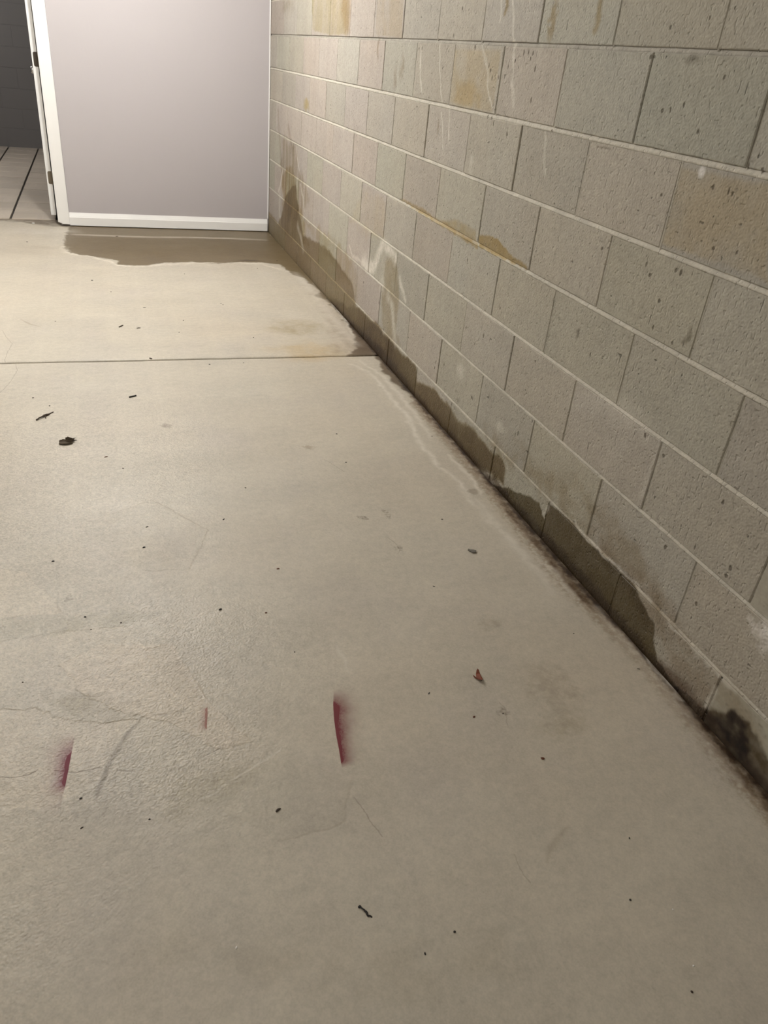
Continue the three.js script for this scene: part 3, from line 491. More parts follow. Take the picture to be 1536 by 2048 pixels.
const wallTiles = [
  { x0: -0.02, x1: 2.4, y0: -0.05, y1: 1.82, w: 1500, h: 1160, bump: 1, rough: 0.3 },
  { x0: 1.95, x1: 4.08, y0: -0.05, y1: 1.82, w: 2048, h: 1800, bump: 0.9, rough: 0.25 },
  { x0: 3.6, x1: 5.72, y0: -0.05, y1: 1.82, w: 2048, h: 1800, bump: 1, rough: 0.25 },
  { x0: 5.2, x1: 7.7, y0: -0.05, y1: 1.82, w: 600, h: 450 },
  { x0: -0.02, x1: 7.7, y0: 1.7, y1: 2.62, w: 1200, h: 160 },
];
const wallMats = wallTiles.map((T) => surfaceMaterial(wall, T));
const tileOf = (z0, z1, y0) => (y0 > 1.7 ? 4 : z1 <= 2.4 ? 0 : z1 <= 4.08 ? 1 : z1 <= 5.72 ? 2 : 3);
const wallUV = (T, z, y) => [(z - T.x0) / (T.x1 - T.x0), (y - T.y0) / (T.y1 - T.y0)];
function blockGeometry(z0, z1, ya, yb, T) {   // ya, yb: functions of z for the lower and upper face
  const E = 0.0022, ring = (inset, x, wob) => {
    const pts = [], a = z0 + inset, b = z1 - inset;
    for (let i = 0; i < 5; i++) { const z = lerp(a, b, i / 5); pts.push([x, ya(z) + inset + jit(wob), z + (i ? 0 : jit(wob))]); }
    for (let i = 0; i < 3; i++) pts.push([x, lerp(ya(b) + inset, yb(b) - inset, i / 3), b + jit(wob)]);
    for (let i = 0; i < 5; i++) { const z = lerp(b, a, i / 5); pts.push([x, yb(z) - inset + jit(wob), z]); }
    for (let i = 0; i < 3; i++) pts.push([x, lerp(yb(a) - inset, ya(a) + inset, i / 3), a + jit(wob)]);
    return pts;
  };
  const d = jit(0.0013), s = seed, inner = ring(E, d, 0.0007); seed = s;
  const outer = ring(0, d + E, 0.0007), back = outer.map(([, y, z]) => [0.04, y, z]);
  const P = [], U = [], n = inner.length, c = [d, (ya(z0) + yb(z0)) / 2, (z0 + z1) / 2];
  const tri = (...q) => { for (const v of q) { P.push(...v); U.push(...wallUV(T, v[2], v[1])); } };
  for (let i = 0; i < n; i++) {
    const j = (i + 1) % n;
    tri(c, inner[i], inner[j]);
    tri(inner[i], outer[i], outer[j]); tri(inner[i], outer[j], inner[j]);
    tri(outer[i], back[i], back[j]); tri(outer[i], back[j], outer[j]);
  }
  const g = new THREE.BufferGeometry();
  g.setAttribute('position', new THREE.Float32BufferAttribute(P, 3)); g.setAttribute('uv', new THREE.Float32BufferAttribute(U, 2));
  g.computeVertexNormals();
  return g;
}
const wallRight = structure(group('wall_right'), 'bare concrete block wall, damp and stained along its foot');
const beds = [];
for (let k = 0; k < 13; k++) {
  const edges = [0, ...HEADS[k], NEAR];
  for (let i = 0; i + 1 < edges.length; i++) {
    const z0 = edges[i] + (i ? headW[k][i - 1] / 2 : 0), z1 = edges[i + 1] - (i < HEADS[k].length ? headW[k][i] / 2 : 0);
    const t = tileOf(z0, z1, LINES[k] + 0.02);
    mesh('concrete_block', blockGeometry(z0, z1, (z) => lineY(k, z) + BED[k] / 2, (z) => lineY(k + 1, z) - BED[k + 1] / 2, wallTiles[t]), wallMats[t], wallRight);
  }
}
// mortar: weathered bed joints that slope out towards their lower edge, and shallow head joints
const mortarPieces = [];
function strip(t, profile, us, place) {   // profile: [across, depth]
  const T = wallTiles[t], P = [], U = [], I = [], n = profile.length;
  us.forEach((u, i) => profile.forEach(([a, d], j) => {
    const [y, z] = place(u, a), wob = j && j < n - 1 ? 0.0018 * fb(u, a * 20 + y, 0.04) * 2 : 0;
    P.push(d + wob, y, z); U.push(...wallUV(T, z, y));
    if (i && j) { const q = i * n + j; I.push(q, q - 1, q - n - 1, q, q - n - 1, q - n); }
  }));
  const g = new THREE.BufferGeometry();
  g.setAttribute('position', new THREE.Float32BufferAttribute(P, 3)); g.setAttribute('uv', new THREE.Float32BufferAttribute(U, 2)); g.setIndex(I);
  g.computeVertexNormals();
  if (g.attributes.normal.getX(Math.floor(n / 2)) > 0) { for (let q = 0; q < I.length; q += 3) [I[q], I[q + 1]] = [I[q + 1], I[q]]; g.setIndex(I); g.computeVertexNormals(); }
  mortarPieces.push([t, g]);
}
for (let k = 1; k < 13; k++) {
  const h = BED[k] / 2 + 0.002;
  const profile = k === 7 ? [[-h, 0.006], [-h * 0.7, 0.003], [0, 0.0035], [h * 0.6, 0.006], [h, 0.008]]
    : k <= 1 ? [[-h, 0.004], [-h * 0.6, -0.0002], [0, -0.0006], [h * 0.6, 0.001], [h, 0.004]]
    : [[-h, 0.005], [-h * 0.75, 0.0004], [-h * 0.3, -0.0006], [h * 0.3, 0.0022], [h * 0.75, 0.006], [h, 0.009]];
  const cuts = k > 8 ? [[4, 0, NEAR]] : [[0, 0, 2.2], [1, 2.2, 3.9], [2, 3.9, 5.7], [3, 5.7, NEAR]];
  for (const [t, a, b] of cuts) strip(t, profile, span(a, b, Math.round((b - a) / 0.02)), (z, q) => [lineY(k, z) + q, z]);
}
HEADS.forEach((H, k) => H.forEach((z, i) => {
  const h = headW[k][i] / 2 + 0.002, y0 = LINES[k] + 0.002, y1 = LINES[k + 1] - 0.002, t = tileOf(z - 0.01, z + 0.01, y0 + 0.02), deep = 0.0012 + 0.0036 * rnd();
  strip(t, [[-h, deep + 0.002], [-h * 0.5, deep], [h * 0.5, deep], [h, deep + 0.002]], span(y0, y1, 8), (y, q) => [y, z + q]);
}));
mesh('mortar', grouped(mortarPieces), wallMats, wallRight);
mesh('wall_core', box(0.012, 0.2, -0.2, CEILING + 0.1, -0.3, NEAR + 0.1), mat(0.2, 0.18, 0.15, 0.95), wallRight);

// ================================================================ PARTITION, TRIM, DOOR
const paintGrain = (r, g, b, rough, bump, s) => {
  const S = 512, d = new Float32Array(S * S);
  for (let y = 0; y < S; y++) for (let x = 0; x < S; x++) d[y * S + x] = fb(x / S * 8 * s, y / S * 8 * s, s);
  const t = texture(d, S, S, THREE.RedFormat, THREE.FloatType, false); t.wrapS = t.wrapT = THREE.RepeatWrapping; t.repeat.set(2.2, 2.2);
  return mat(r, g, b, rough, { bumpMap: t, bumpScale: bump });
};
const wallPaint = paintGrain(0.435, 0.405, 0.41, 0.72, 0.0006, 0.06);
const whitePaint = mat(0.8, 0.79, 0.77, 0.42);
function panelXY(x0, x1, y0, y1, z0, z1) {   // a box whose uv is in metres
  const g = box(x0, x1, y0, y1, z0, z1), p = g.attributes.position, u = g.attributes.uv;
  for (let i = 0; i < p.count; i++) u.setXY(i, p.getX(i) + p.getZ(i), p.getY(i));
  return g;
}
const DOOR_L = -2.44, DOOR_R = -1.578, DOOR_H = 2.04, TH = -0.118;
mesh('wall_far', mergeGeometries([panelXY(DOOR_R + 0.02, -0.001, 0.004, CEILING, TH, 0), panelXY(DOOR_L - 0.02, DOOR_R + 0.02, DOOR_H + 0.02, CEILING, TH, 0), panelXY(LEFT, DOOR_L - 0.02, 0.004, CEILING, TH, 0)]), wallPaint);
structure(scene.children.at(-1), 'smooth pale grey lilac painted partition wall beside the doorway');
function moulding(points, x0, x1) {   // a profile of [depth, height] extruded along x
  const s = new THREE.Shape(points.map(([d, y]) => new THREE.Vector2(d, y)));
  const g = new THREE.ExtrudeGeometry(s, { depth: x1 - x0, bevelEnabled: false });
  g.rotateY(-Math.PI / 2); g.translate(x1, 0, 0);      // depth runs to +z after the turn
  return g;
}
const baseProfile = [[0, 0.006], [0.017, 0.006], [0.017, 0.061], [0.0165, 0.064], [0.0135, 0.067], [0.0125, 0.071], [0.0085, 0.081], [0.005, 0.09], [0.0035, 0.095], [0, 0.095]];
function baseboard(name, x0, x1, label) {
  const g = moulding(baseProfile, x0, x1); g.computeBoundingBox();
  if (g.boundingBox.max.z < 0.005) g.scale(1, 1, -1), g.index || flip(g);
  const m = mesh(name, g, whitePaint); structure(m, label); return m;
}
function flip(g) { for (const a of Object.values(g.attributes)) { const n = a.itemSize, d = a.array; for (let i = 0; i < a.count; i += 3) for (let c = 0; c < n; c++) { const q = d[(i + 1) * n + c]; d[(i + 1) * n + c] = d[(i + 2) * n + c]; d[(i + 2) * n + c] = q; } } g.computeVertexNormals(); return g; }
baseboard('baseboard_far', -1.4965, -0.012, 'white moulded baseboard under the grey partition');
baseboard('baseboard_left', LEFT, -2.53, 'white moulded baseboard left of the doorway');
// corner strip where the partition meets the blocks
structure(mesh('trim_2', mergeGeometries([box(-0.011, -0.002, 0.1, CEILING, 0, 0.006, 0.002)]), whitePaint), 'thin white bead in the corner between the partition and blocks');
// door casing: a flat board with eased edges, its foot cut ragged
function casing(x0, x1, y0, y1) {
  const s = new THREE.Shape();
  s.moveTo(x0, y0 + 0.02); s.lineTo(x0 + 0.012, y0 + 0.018); s.lineTo(x0 + 0.016, y0 + 0.013); s.lineTo(x0 + 0.024, y0 + 0.014); s.lineTo(x0 + 0.028, y0 + 0.008); s.lineTo(x1, y0 + 0.006); s.lineTo(x1, y1); s.lineTo(x0, y1);
  const g = new THREE.ExtrudeGeometry(s, { depth: 0.012, bevelEnabled: true, bevelSize: 0.0025, bevelThickness: 0.0025, bevelOffset: -0.0025, bevelSegments: 2 });
  return g.translate(0, 0, 0.0025);
}
const trim1 = structure(group('trim_1'), 'white door casing and jamb at the doorway');
mesh('casing', casing(-1.578, -1.4965, 0.006, DOOR_H + 0.085), whitePaint, trim1);
mesh('casing', casing(DOOR_L - 0.086, DOOR_L - 0.005, 0.006, DOOR_H + 0.085), whitePaint, trim1);
mesh('casing', box(DOOR_L - 0.005, -1.578, DOOR_H + 0.005, DOOR_H + 0.085, 0, 0.017, 0.002), whitePaint, trim1);
mesh('jamb', box(DOOR_R, DOOR_R + 0.02, 0.03, DOOR_H + 0.02, TH - 0.03, 0), whitePaint, trim1);
mesh('jamb', box(DOOR_L - 0.02, DOOR_L, 0.012, DOOR_H + 0.02, TH, 0), whitePaint, trim1);
mesh('jamb', box(DOOR_L, DOOR_R, DOOR_H, DOOR_H + 0.02, TH, 0), whitePaint, trim1);
// the door stands open into the far room, seen along its hinge edge
const door = structure(group('door_1'), 'white door standing open into the dark room, seen on its hinge edge');
door.position.set(DOOR_R - 0.0148, 0, TH - 0.004); door.rotation.z = -0.0025;   // it has sagged a little
mesh('door_slab', box(-0.0355, 0, 0.05, 2.03, -0.84, 0, 0.002), whitePaint, door);
const bronze = mat(0.075, 0.06, 0.045, 0.45, { metalness: 0.6 }), chrome = mat(0.75, 0.75, 0.76, 0.16, { metalness: 1 });
function hinge(y, tone, label) {
  const h = group('hinge', door);
  const s = new THREE.Shape(), w = 0.0255, t = 0.044, r = 0.0105;
  s.moveTo(0, -t); s.lineTo(0, t); s.lineTo(-w + r, t); s.absarc(-w + r, t - r, r, Math.PI / 2, Math.PI, false); s.lineTo(-w, -t + r); s.absarc(-w + r, -t + r, r, Math.PI, Math.PI * 1.5, false);
  mesh('leaf', new THREE.ExtrudeGeometry(s, { depth: 0.0014, bevelEnabled: false }).translate(0, y, 0), tone, h);
  mesh('pin', new THREE.CylinderGeometry(0.0045, 0.0045, 0.09, 14).translate(0.0022, y, 0.0042), tone, h);
  return tag(h, label);
}
hinge(1.064, bronze, 'dark bronze hinge in the middle of the door edge');
hinge(0.311, mat(0.17, 0.14, 0.1, 0.45, { metalness: 0.5 }), 'dull brass hinge low on the door edge');
hinge(1.82, bronze, 'dark bronze hinge near the top of the door edge');
const knobProfile = [[0, 0], [0.033, 0], [0.033, 0.004], [0.029, 0.008], [0.012, 0.01], [0.0105, 0.03], [0.014, 0.034], [0.024, 0.039], [0.0275, 0.047], [0.026, 0.056], [0.019, 0.063], [0.009, 0.0655], [0, 0.066]].map(([r, h]) => new THREE.Vector2(r, h));
for (const side of [1, -1]) {
  const g = new THREE.LatheGeometry(knobProfile, 28); g.rotateZ(side > 0 ? Math.PI / 2 : -Math.PI / 2); g.translate(side > 0 ? -0.0355 : 0, 0.965, -0.78);
  tag(mesh('knob', g, chrome, door), 'shiny chrome door knob');
}

// ================================================================ ROOM BEYOND THE DOORWAY
const FX0 = -3.3, FX1 = -1.512, TILE = 0.319;
const beyondPaint = mat(0.16, 0.15, 0.145, 0.6);
const tileFloor = structure(group('floor_beyond'), 'beige square floor tiles with dark joints beyond the doorway');
mesh('grout', box(FX0, FX1, -0.1, -0.001, FAR_ROOM, -0.152), mat(0.035, 0.03, 0.025, 0.9), tileFloor);
const tileTones = [0, 1, 2, 3].map((i) => {
  const S = 128, d = new Uint8Array(S * S * 4), k0 = [1, 0.95, 1.04, 0.98][i];
  for (let y = 0; y < S; y++) for (let x = 0; x < S; x++) {
    const k = k0 * (1 + 0.25 * fb(x / 128 + i * 3, y / 128, 0.2) + 0.1 * (vn(x * 0.7, y * 0.7) - 0.5)), o = (y * S + x) * 4;
    [0.47, 0.41, 0.345].forEach((c, q) => { d[o + q] = LUT[(clamp(c * k) * 4096) | 0]; }); d[o + 3] = 255;
  }
  return new THREE.MeshStandardMaterial({ map: texture(d, S, S, THREE.RGBAFormat, THREE.UnsignedByteType, true), roughness: 0.5 });
});
const tileGeo = new THREE.ExtrudeGeometry(new THREE.Shape([[-0.1515, -0.1515], [0.1515, -0.1515], [0.1515, 0.1515], [-0.1515, 0.1515]].map(([a, b]) => new THREE.Vector2(a, b))), { depth: 0.007, bevelEnabled: true, bevelSize: 0.002, bevelThickness: 0.002, bevelSegments: 1, bevelOffset: -0.002 });
tileGeo.rotateX(-Math.PI / 2);
for (let i = -4; i < 3; i++) for (let j = 0; j < 13; j++) {
  const x = -1.915 + (i + 0.5) * TILE, z = -0.155 - (j + 0.5) * TILE;
  if (x - 0.16 < FX0 || x - 0.1 > FX1 || z - 0.16 < FAR_ROOM - 0.1) continue;
  const t = mesh('tile', tileGeo, tileTones[Math.floor(rnd() * 4)], tileFloor);
  t.position.set(x, 0.0014 + jit(0.0004), z); t.rotation.set(jit(0.001), Math.floor(rnd() * 4) * Math.PI / 2, jit(0.001));
}
const wallBeyond = structure(group('wall_beyond'), 'dark grey painted block wall at the end of the tiled room');
mesh('mortar', box(FX0, FX1, -0.1, CEILING, FAR_ROOM - 0.15, FAR_ROOM - 0.002), beyondPaint, wallBeyond);
for (let k = 0; k < 12; k++) {
  const ph = k % 2 ? -2.035 : -2.235;
  for (let i = -3; i < 3; i++) {
    const x0 = Math.max(FX0, ph + i * 0.4 + 0.0035), x1 = Math.min(FX1, ph + (i + 1) * 0.4 - 0.0035);
    if (x1 - x0 > 0.05) mesh('concrete_block', box(x0, x1, k * 0.205 + 0.0035, (k + 1) * 0.205 - 0.003, FAR_ROOM - 0.05, FAR_ROOM + jit(0.0008), 0.002), beyondPaint, wallBeyond);
  }
}
structure(mesh('wall_beyond_left', box(FX0 - 0.1, FX0, -0.1, CEILING, FAR_ROOM - 0.15, TH), beyondPaint), 'left wall of the dark tiled room');
structure(mesh('wall_beyond_right', box(FX1, FX1 + 0.1, -0.1, CEILING, FAR_ROOM - 0.15, TH), beyondPaint), 'right wall of the dark tiled room');

// ================================================================ REST OF THE SHELL
const shellPaint = mat(0.6, 0.57, 0.52, 0.8);
structure(mesh('ceiling', box(LEFT - 0.1, 0.2, CEILING, CEILING + 0.1, FAR_ROOM - 0.15, NEAR + 0.1), mat(0.62, 0.6, 0.56, 0.9)), 'plain pale ceiling of the room');
structure(mesh('wall_left', box(LEFT - 0.1, LEFT, -0.1, CEILING, -0.118, NEAR + 0.1), shellPaint), 'plain left wall of the room');
structure(mesh('wall_near', box(LEFT, 0, -0.1, CEILING, NEAR, NEAR + 0.1), shellPaint), 'plain wall behind the viewer');
const housing = mat(0.75, 0.75, 0.74, 0.5);
LAMPS.forEach(([x, z, power], i) => {
  const g = tag(group('ceiling_light'), ['bare globe bulb on the ceiling in the middle of the room', 'bare globe bulb on the ceiling close to the grey partition', 'added unseen fill bulb on the ceiling behind the viewer', 'added unseen fill bulb in the tiled room beyond the doorway'][i], 'ceiling light', null);
  g.position.set(x, CEILING, z);
  const holder = [[0, 0], [0.056, 0], [0.056, -0.012], [0.048, -0.03], [0.026, -0.045], [0.024, -0.115], [0.02, -0.12], [0, -0.12]].map(([r, y]) => new THREE.Vector2(r, y));
  mesh('holder', new THREE.LatheGeometry(holder, 28), housing, g);
  const bulb = [[0, -0.1], [0.014, -0.1], [0.014, -0.135], [0.026, -0.16]];
  for (let a = 40; a <= 180; a += 10) bulb.push([0.055 * Math.sin(a * Math.PI / 180), -0.26 + 0.055 * Math.cos(a * Math.PI / 180)]);
  mesh('bulb', new THREE.LatheGeometry(bulb.map(([r, y]) => new THREE.Vector2(Math.max(r, 0), y + 0.0)), 28), mat(0.9, 0.9, 0.88, 0.4, { emissive: LAMP_COLOUR.clone(), emissiveIntensity: 3 }), g);
  const light = new THREE.PointLight(LAMP_COLOUR, power);
  light.position.set(x, CEILING - 0.26, z); light.shadow.radius = 2.8;
  light.castShadow = true; light.name = numbered('bulb_glow');
  scene.add(light);
});

// ================================================================ LITTER ON THE FLOOR
const brown = mat(0.035, 0.022, 0.014, 0.75), rust = mat(0.11, 0.032, 0.012, 0.6), black = mat(0.012, 0.01, 0.009, 0.7), greyChip = mat(0.13, 0.12, 0.1, 0.8), white = mat(0.75, 0.73, 0.7, 0.6), bark = mat(0.07, 0.05, 0.036, 0.85), dryLeaf = mat(0.15, 0.12, 0.085, 0.8), redLeaf = mat(0.17, 0.045, 0.02, 0.65);
[dryLeaf, redLeaf].forEach((m) => { m.side = THREE.DoubleSide; });
function crumbGeometry(l, w, h, s, bend = 0) {   // a lumpy seed or crumb, long axis on x, resting on y = 0
  const g = mergeVertices(new THREE.IcosahedronGeometry(1, 2).deleteAttribute('normal').deleteAttribute('uv')), p = g.attributes.position;
  for (let i = 0; i < p.count; i++) {
    let x = p.getX(i), y = p.getY(i), z = p.getZ(i);
    const k = 1 + 0.7 * fb(x * 0.5 + s, y * 0.5 + z * 0.4 + s * 2, 0.5);
    x *= k; y *= k; z *= k;
    p.setXYZ(i, x * l / 2, Math.max(y, -0.6) * h / 2 + 0.3 * h, z * w / 2 + bend * l * (x * x - 0.3));
  }
  g.computeVertexNormals(); g.computeBoundingBox(); g.translate(0, -g.boundingBox.min.y, 0);
  return g;
}
function rest(o, [x, z], turn) { o.position.set(x, 0, z); o.rotation.y = turn; return o; }
// [spot, length mm, width mm, turn, material, label, name]
const crumbs = [
  [[-1.583, 3.296], 9, 5, 0.2, brown, 'dark crumb up and left of the long twig'],
  [[-1.519, 3.383], 7, 5, 1, brown, 'dark crumb just above the right end of the long twig'],
  [[-1.319, 3.852], 12, 5, 0.4, rust, 'red brown seed below and right of the curled dead leaf', 'seed'],
  [[-1.266, 3.947], 7, 4, 2.6, brown, 'small dark crumb just past the red brown seed below the curled leaf'],
  [[-1.226, 4.448], 9, 5.5, 0.3, black, 'black seed right of the rough worn floor patch', 'seed'],
  [[-1.470, 4.473], 8, 5, 0, black, 'black crumb on the rough worn patch at the left'],
  [[-1.211, 4.337], 9, 4, 0.4, greyChip, 'dull grey brown crumb above the black seed on the left'],
  [[-0.980, 4.334], 10, 4, 0.9, black, 'black dumbbell shaped crumb in the middle of the floor'],
  [[-0.880, 4.146], 7, 4, 2.4, brown, 'faint brown crumb above the dumbbell shaped crumb'],
  [[-0.489, 4.016], 5.5, 5.5, 0, black, 'round black speck right of the middle, below the smaller brown one'],
  [[-0.459, 3.775], 8, 5, 2.5, brown, 'brown crumb above and left of the round black speck in the middle'],
  [[-0.867, 4.627], 9, 5, 0, rust, 'rust brown seed in the centre of the photo', 'seed'],
  [[-1.052, 4.779], 9.5, 6, 0.5, black, 'plump black seed above the small faded paint streak', 'seed'],
  [[-0.938, 4.817], 7, 5, 0.1, rust, 'rust brown crumb to the right of the plump black seed'],
  [[-1.386, 4.740], 5, 5, 0, black, 'round black speck on the dark band at the left'],
  [[-1.372, 4.793], 4, 3, 0, brown, 'tiny brown speck below the round black speck on the left'],
  [[-1.301, 4.782], 5, 4, 0.6, brown, 'small brown speck right of the dark band on the left'],
  [[-0.898, 4.983], 4, 3, 1, brown, 'tiny speck above and left of the dark red paint streak'],
  [[-0.544, 5.289], 6.5, 5, 0.4, rust, 'small rust brown seed below the two-lobed red leaf', 'seed'],
  [[-0.445, 5.438], 8.5, 6, 2.6, rust, 'larger rust brown oval seed on the right of the floor', 'seed'],
  [[-0.619, 5.194], 9, 3, 0.9, black, 'black sliver left of the two-lobed red leaf'],
  [[-0.449, 4.797], 8, 3, 2.4, brown, 'thin dark flake with a pale edge right of the centre'],
  [[-0.284, 4.455], 7, 4, 2.8, brown, 'brown flake left of the white tide lines'],
  [[-0.472, 5.295], 4, 3, 0.2, brown, 'tiny speck on a faint curved scuff right of the red leaf'],
  [[-0.053, 5.236], 8, 3, 2.6, greyChip, 'slim grey flake beside the dark foot of the wall'],
  [[-0.149, 5.073], 4, 3, 0, black, 'tiny black speck halfway between the red leaf and the wall'],
  [[-0.371, 5.662], 5, 2.5, 1.2, black, 'short black sliver low on the right of the floor'],
  [[-0.446, 5.775], 4.5, 4, 0, black, 'black speck below the short black sliver at lower right'],
  [[-0.786, 5.743], 5, 4, 0, black, 'black crumb at the bottom, the upper one of two'],
  [[-0.849, 5.764], 5, 3, 1.5, black, 'black crumb at the bottom, the lower one of two'],
  [[-0.439, 5.943], 5, 4, 2, brown, 'brown crumb nearest the bottom right corner'],
  [[-1.030, 5.425], 13, 5, 0.5, brown, 'lumpy dark brown crumb below the dark red paint streak'],
  [[-1.393, 5.305], 6, 4, 0.2, black, 'black crumb just right of the tip of the crimson paint streak'],
  [[-1.391, 5.373], 6, 3, 0.5, brown, 'brown crumb below the tip of the crimson paint streak'],
  [[-1.270, 5.385], 4, 3, 0, black, 'tiny black speck below the curved rubber scuff'],
  [[-1.518, 4.950], 4, 3.5, 0, brown, 'tiny brown speck above the crimson paint streak, at the left edge'],
  [[-0.850, 2.975], 9, 6, 2.6, black, 'black crumb just in front of the floor joint'],
  [[-0.692, 2.967], 6, 4, 0.4, brown, 'small brown crumb in front of the joint, right of the black one'],
  [[-0.581, 2.605], 7, 5, 0.4, brown, 'brown crumb beyond the joint, towards the wet corner'],
  [[-0.662, 2.006], 6, 5, 0, black, 'black speck of a close pair on the far slab, the left one'],
  [[-0.655, 2.035], 6, 5, 0, black, 'black speck of a close pair on the far slab, the right one'],
  [[-1.353, 1.535], 12, 6, 0.1, black, 'dark crumb on the far slab in front of the doorway'],
  [[-1.252, 1.778], 7, 4, 0, brown, 'small crumb right of the dark crumb in front of the doorway'],
  [[-1.086, 2.080], 17, 4, 0.05, black, 'dark flat sliver on the far slab below the damp patch'],
  [[-1.530, 2.315], 8, 4, 0.3, brown, 'small brown crumb on the far slab at the left'],
  [[-0.902, 2.315], 6, 5, 0, brown, 'small brown speck in the middle of the far slab'],
  [[-0.943, 2.511], 6, 5, 0, black, 'small black speck in the middle of the far slab'],
  [[-1.762, 0.569], 12, 6, 0, brown, 'brown crumb on the floor nearest the doorway'],
  [[-1.176, 0.328], 18, 6, 0.1, brown, 'brown flake lying on the white line in the damp patch'],
  [[-1.106, 2.878], 14, 8, 2.7, brown, 'lumpy brown crumb lodged on the edge of the floor joint'],
  [[-0.129, 0.981], 8, 6, 0, black, 'black crumb at the edge of the damp patch in the corner'],
  [[-0.306, 1.198], 7, 5, 0, brown, 'brown speck just in front of the damp patch'],
  [[-0.801, 1.362], 7, 5, 0, brown, 'brown speck in front of the middle of the damp patch'],
  [[-0.080, 3.847], 5, 4, 0, black, 'black speck between the white tide lines and the wall'],
  [[-1.150, 5.670], 5, 3, 1.2, white, 'white fleck near the bottom edge, left of the middle', 'fleck'],
  [[-0.379, 5.812], 3, 3, 0, white, 'tiny white fleck low on the right, the upper one', 'fleck'],
  [[-0.408, 5.908], 4, 3, 0, white, 'tiny white fleck low on the right, the lower one', 'fleck'],
  [[-1.753, -0.040], 22, 12, 0.1, white, 'white fleck lying at the threshold of the tiled room', 'fleck'],
];
crumbs.forEach(([P, l, w, turn, m, label, name], i) => {
  const o = mesh(name ?? 'crumb', crumbGeometry(l / 1000, w / 1000, Math.min(l, w) * 0.0006, i * 1.7, i % 3 ? 0.1 : 0), m);
  rest(o, P, turn); tag(o, label, name ?? 'crumb', name === 'seed' ? 'seeds lying on the floor' : name === 'fleck' ? 'white flecks on the floor' : 'dark crumbs lying on the floor');
});
function stickGeometry(a, b, r0, r1, bumps, y, s) {   // a knotty twig from a to b
  const n = 22, P = [];
  for (let i = 0; i <= n; i++) { const t = i / n; P.push(new THREE.Vector3(lerp(a[0], b[0], t) + 0.012 * bumps * fb(t * 0.6, s, 0.2), y + 0.002 * bumps * Math.sin(t * 5), lerp(a[1], b[1], t) + 0.012 * bumps * fb(s, t * 0.6, 0.2))); }
  const curve = new THREE.CatmullRomCurve3(P), g = new THREE.TubeGeometry(curve, 40, 1, 9, false), p = g.attributes.position;
  for (let i = 0; i < p.count; i++) {
    const ring = Math.floor(i / 10), t = ring / 40, c = curve.getPointAt(t), r = (lerp(r0, r1, t) + (r0 * 0.8) * Math.exp(-Math.pow((t - 0.55) / 0.16, 2)) * bumps) * (1 + 0.5 * bumps * fb(t * 3, (i % 10) * 0.05, 0.1)) * (ring === 0 || ring === 40 ? 0.35 : 1);
    p.setXYZ(i, c.x + (p.getX(i) - c.x) * r, Math.max(0.0002, c.y + (p.getY(i) - c.y) * r), c.z + (p.getZ(i) - c.z) * r);
  }
  g.computeVertexNormals();
  return g;
}
function lying(name, geometry, m, label, category, groupName) {
  geometry.computeBoundingBox(); const b = geometry.boundingBox, c = b.getCenter(new THREE.Vector3());
  geometry.translate(-c.x, -b.min.y, -c.z);
  const o = mesh(name, geometry, m); o.position.set(c.x, 0, c.z); return tag(o, label, category, groupName);
}
const twigAt = group('twig');
{
  const a = [-1.561, 3.515], b = [-1.501, 3.443], g = stickGeometry(a, b, 0.0026, 0.0022, 1, 0.0028, 3.3), c = [(a[0] + b[0]) / 2, (a[1] + b[1]) / 2];
  twigAt.position.set(c[0], 0, c[1]);
  mesh('stem', g.translate(-c[0], 0, -c[1]), bark, twigAt);
  const n0 = [-1.531, 3.482], n1 = [-1.527, 3.505];
  tag(mesh('bud', stickGeometry([n0[0] - c[0], n0[1] - c[1]], [n1[0] - c[0], n1[1] - c[1]], 0.0026, 0.0012, 0.2, 0.0024, 1.1), bark, twigAt), 'stub of a side bud');
  tag(twigAt, 'dark knotty twig lying on the floor at the left', 'twig');
}
lying('stick', stickGeometry([-1.220, 3.331], [-1.190, 3.315], 0.0028, 0.0028, 0.1, 0.0029, 7), black, 'short straight black stick on the floor right of the twig', 'stick');
lying('stick', stickGeometry([-1.230, 2.421], [-1.209, 2.390], 0.0026, 0.0022, 0.3, 0.0026, 5), brown, 'short brown stick on the far slab beyond the joint', 'stick', 'small sticks on the far slab');
lying('stick', stickGeometry([-1.146, 2.440], [-1.126, 2.433], 0.0016, 0.0014, 0.3, 0.0018, 6), brown, 'thin brown stick just right of another on the far slab', 'stick', 'small sticks on the far slab');
{   // black strand of plant fibre with a knob at one end
  const a = [-0.932, 5.657], b = [-0.916, 5.682], c = [(a[0] + b[0]) / 2, (a[1] + b[1]) / 2], o = group('plant_strand');
  o.position.set(c[0], 0, c[1]);
  mesh('strand', stickGeometry([a[0] - c[0], a[1] - c[1]], [b[0] - c[0], b[1] - c[1]], 0.0012, 0.0016, 0.6, 0.0012, 2.2), black, o);
  const k = mesh('knob', crumbGeometry(0.0065, 0.005, 0.004, 4.4), black, o); k.position.set(a[0] - c[0], 0, a[1] - c[1]);
  tag(o, 'thin black strand with a knobbed end near the bottom middle', 'strand');
}
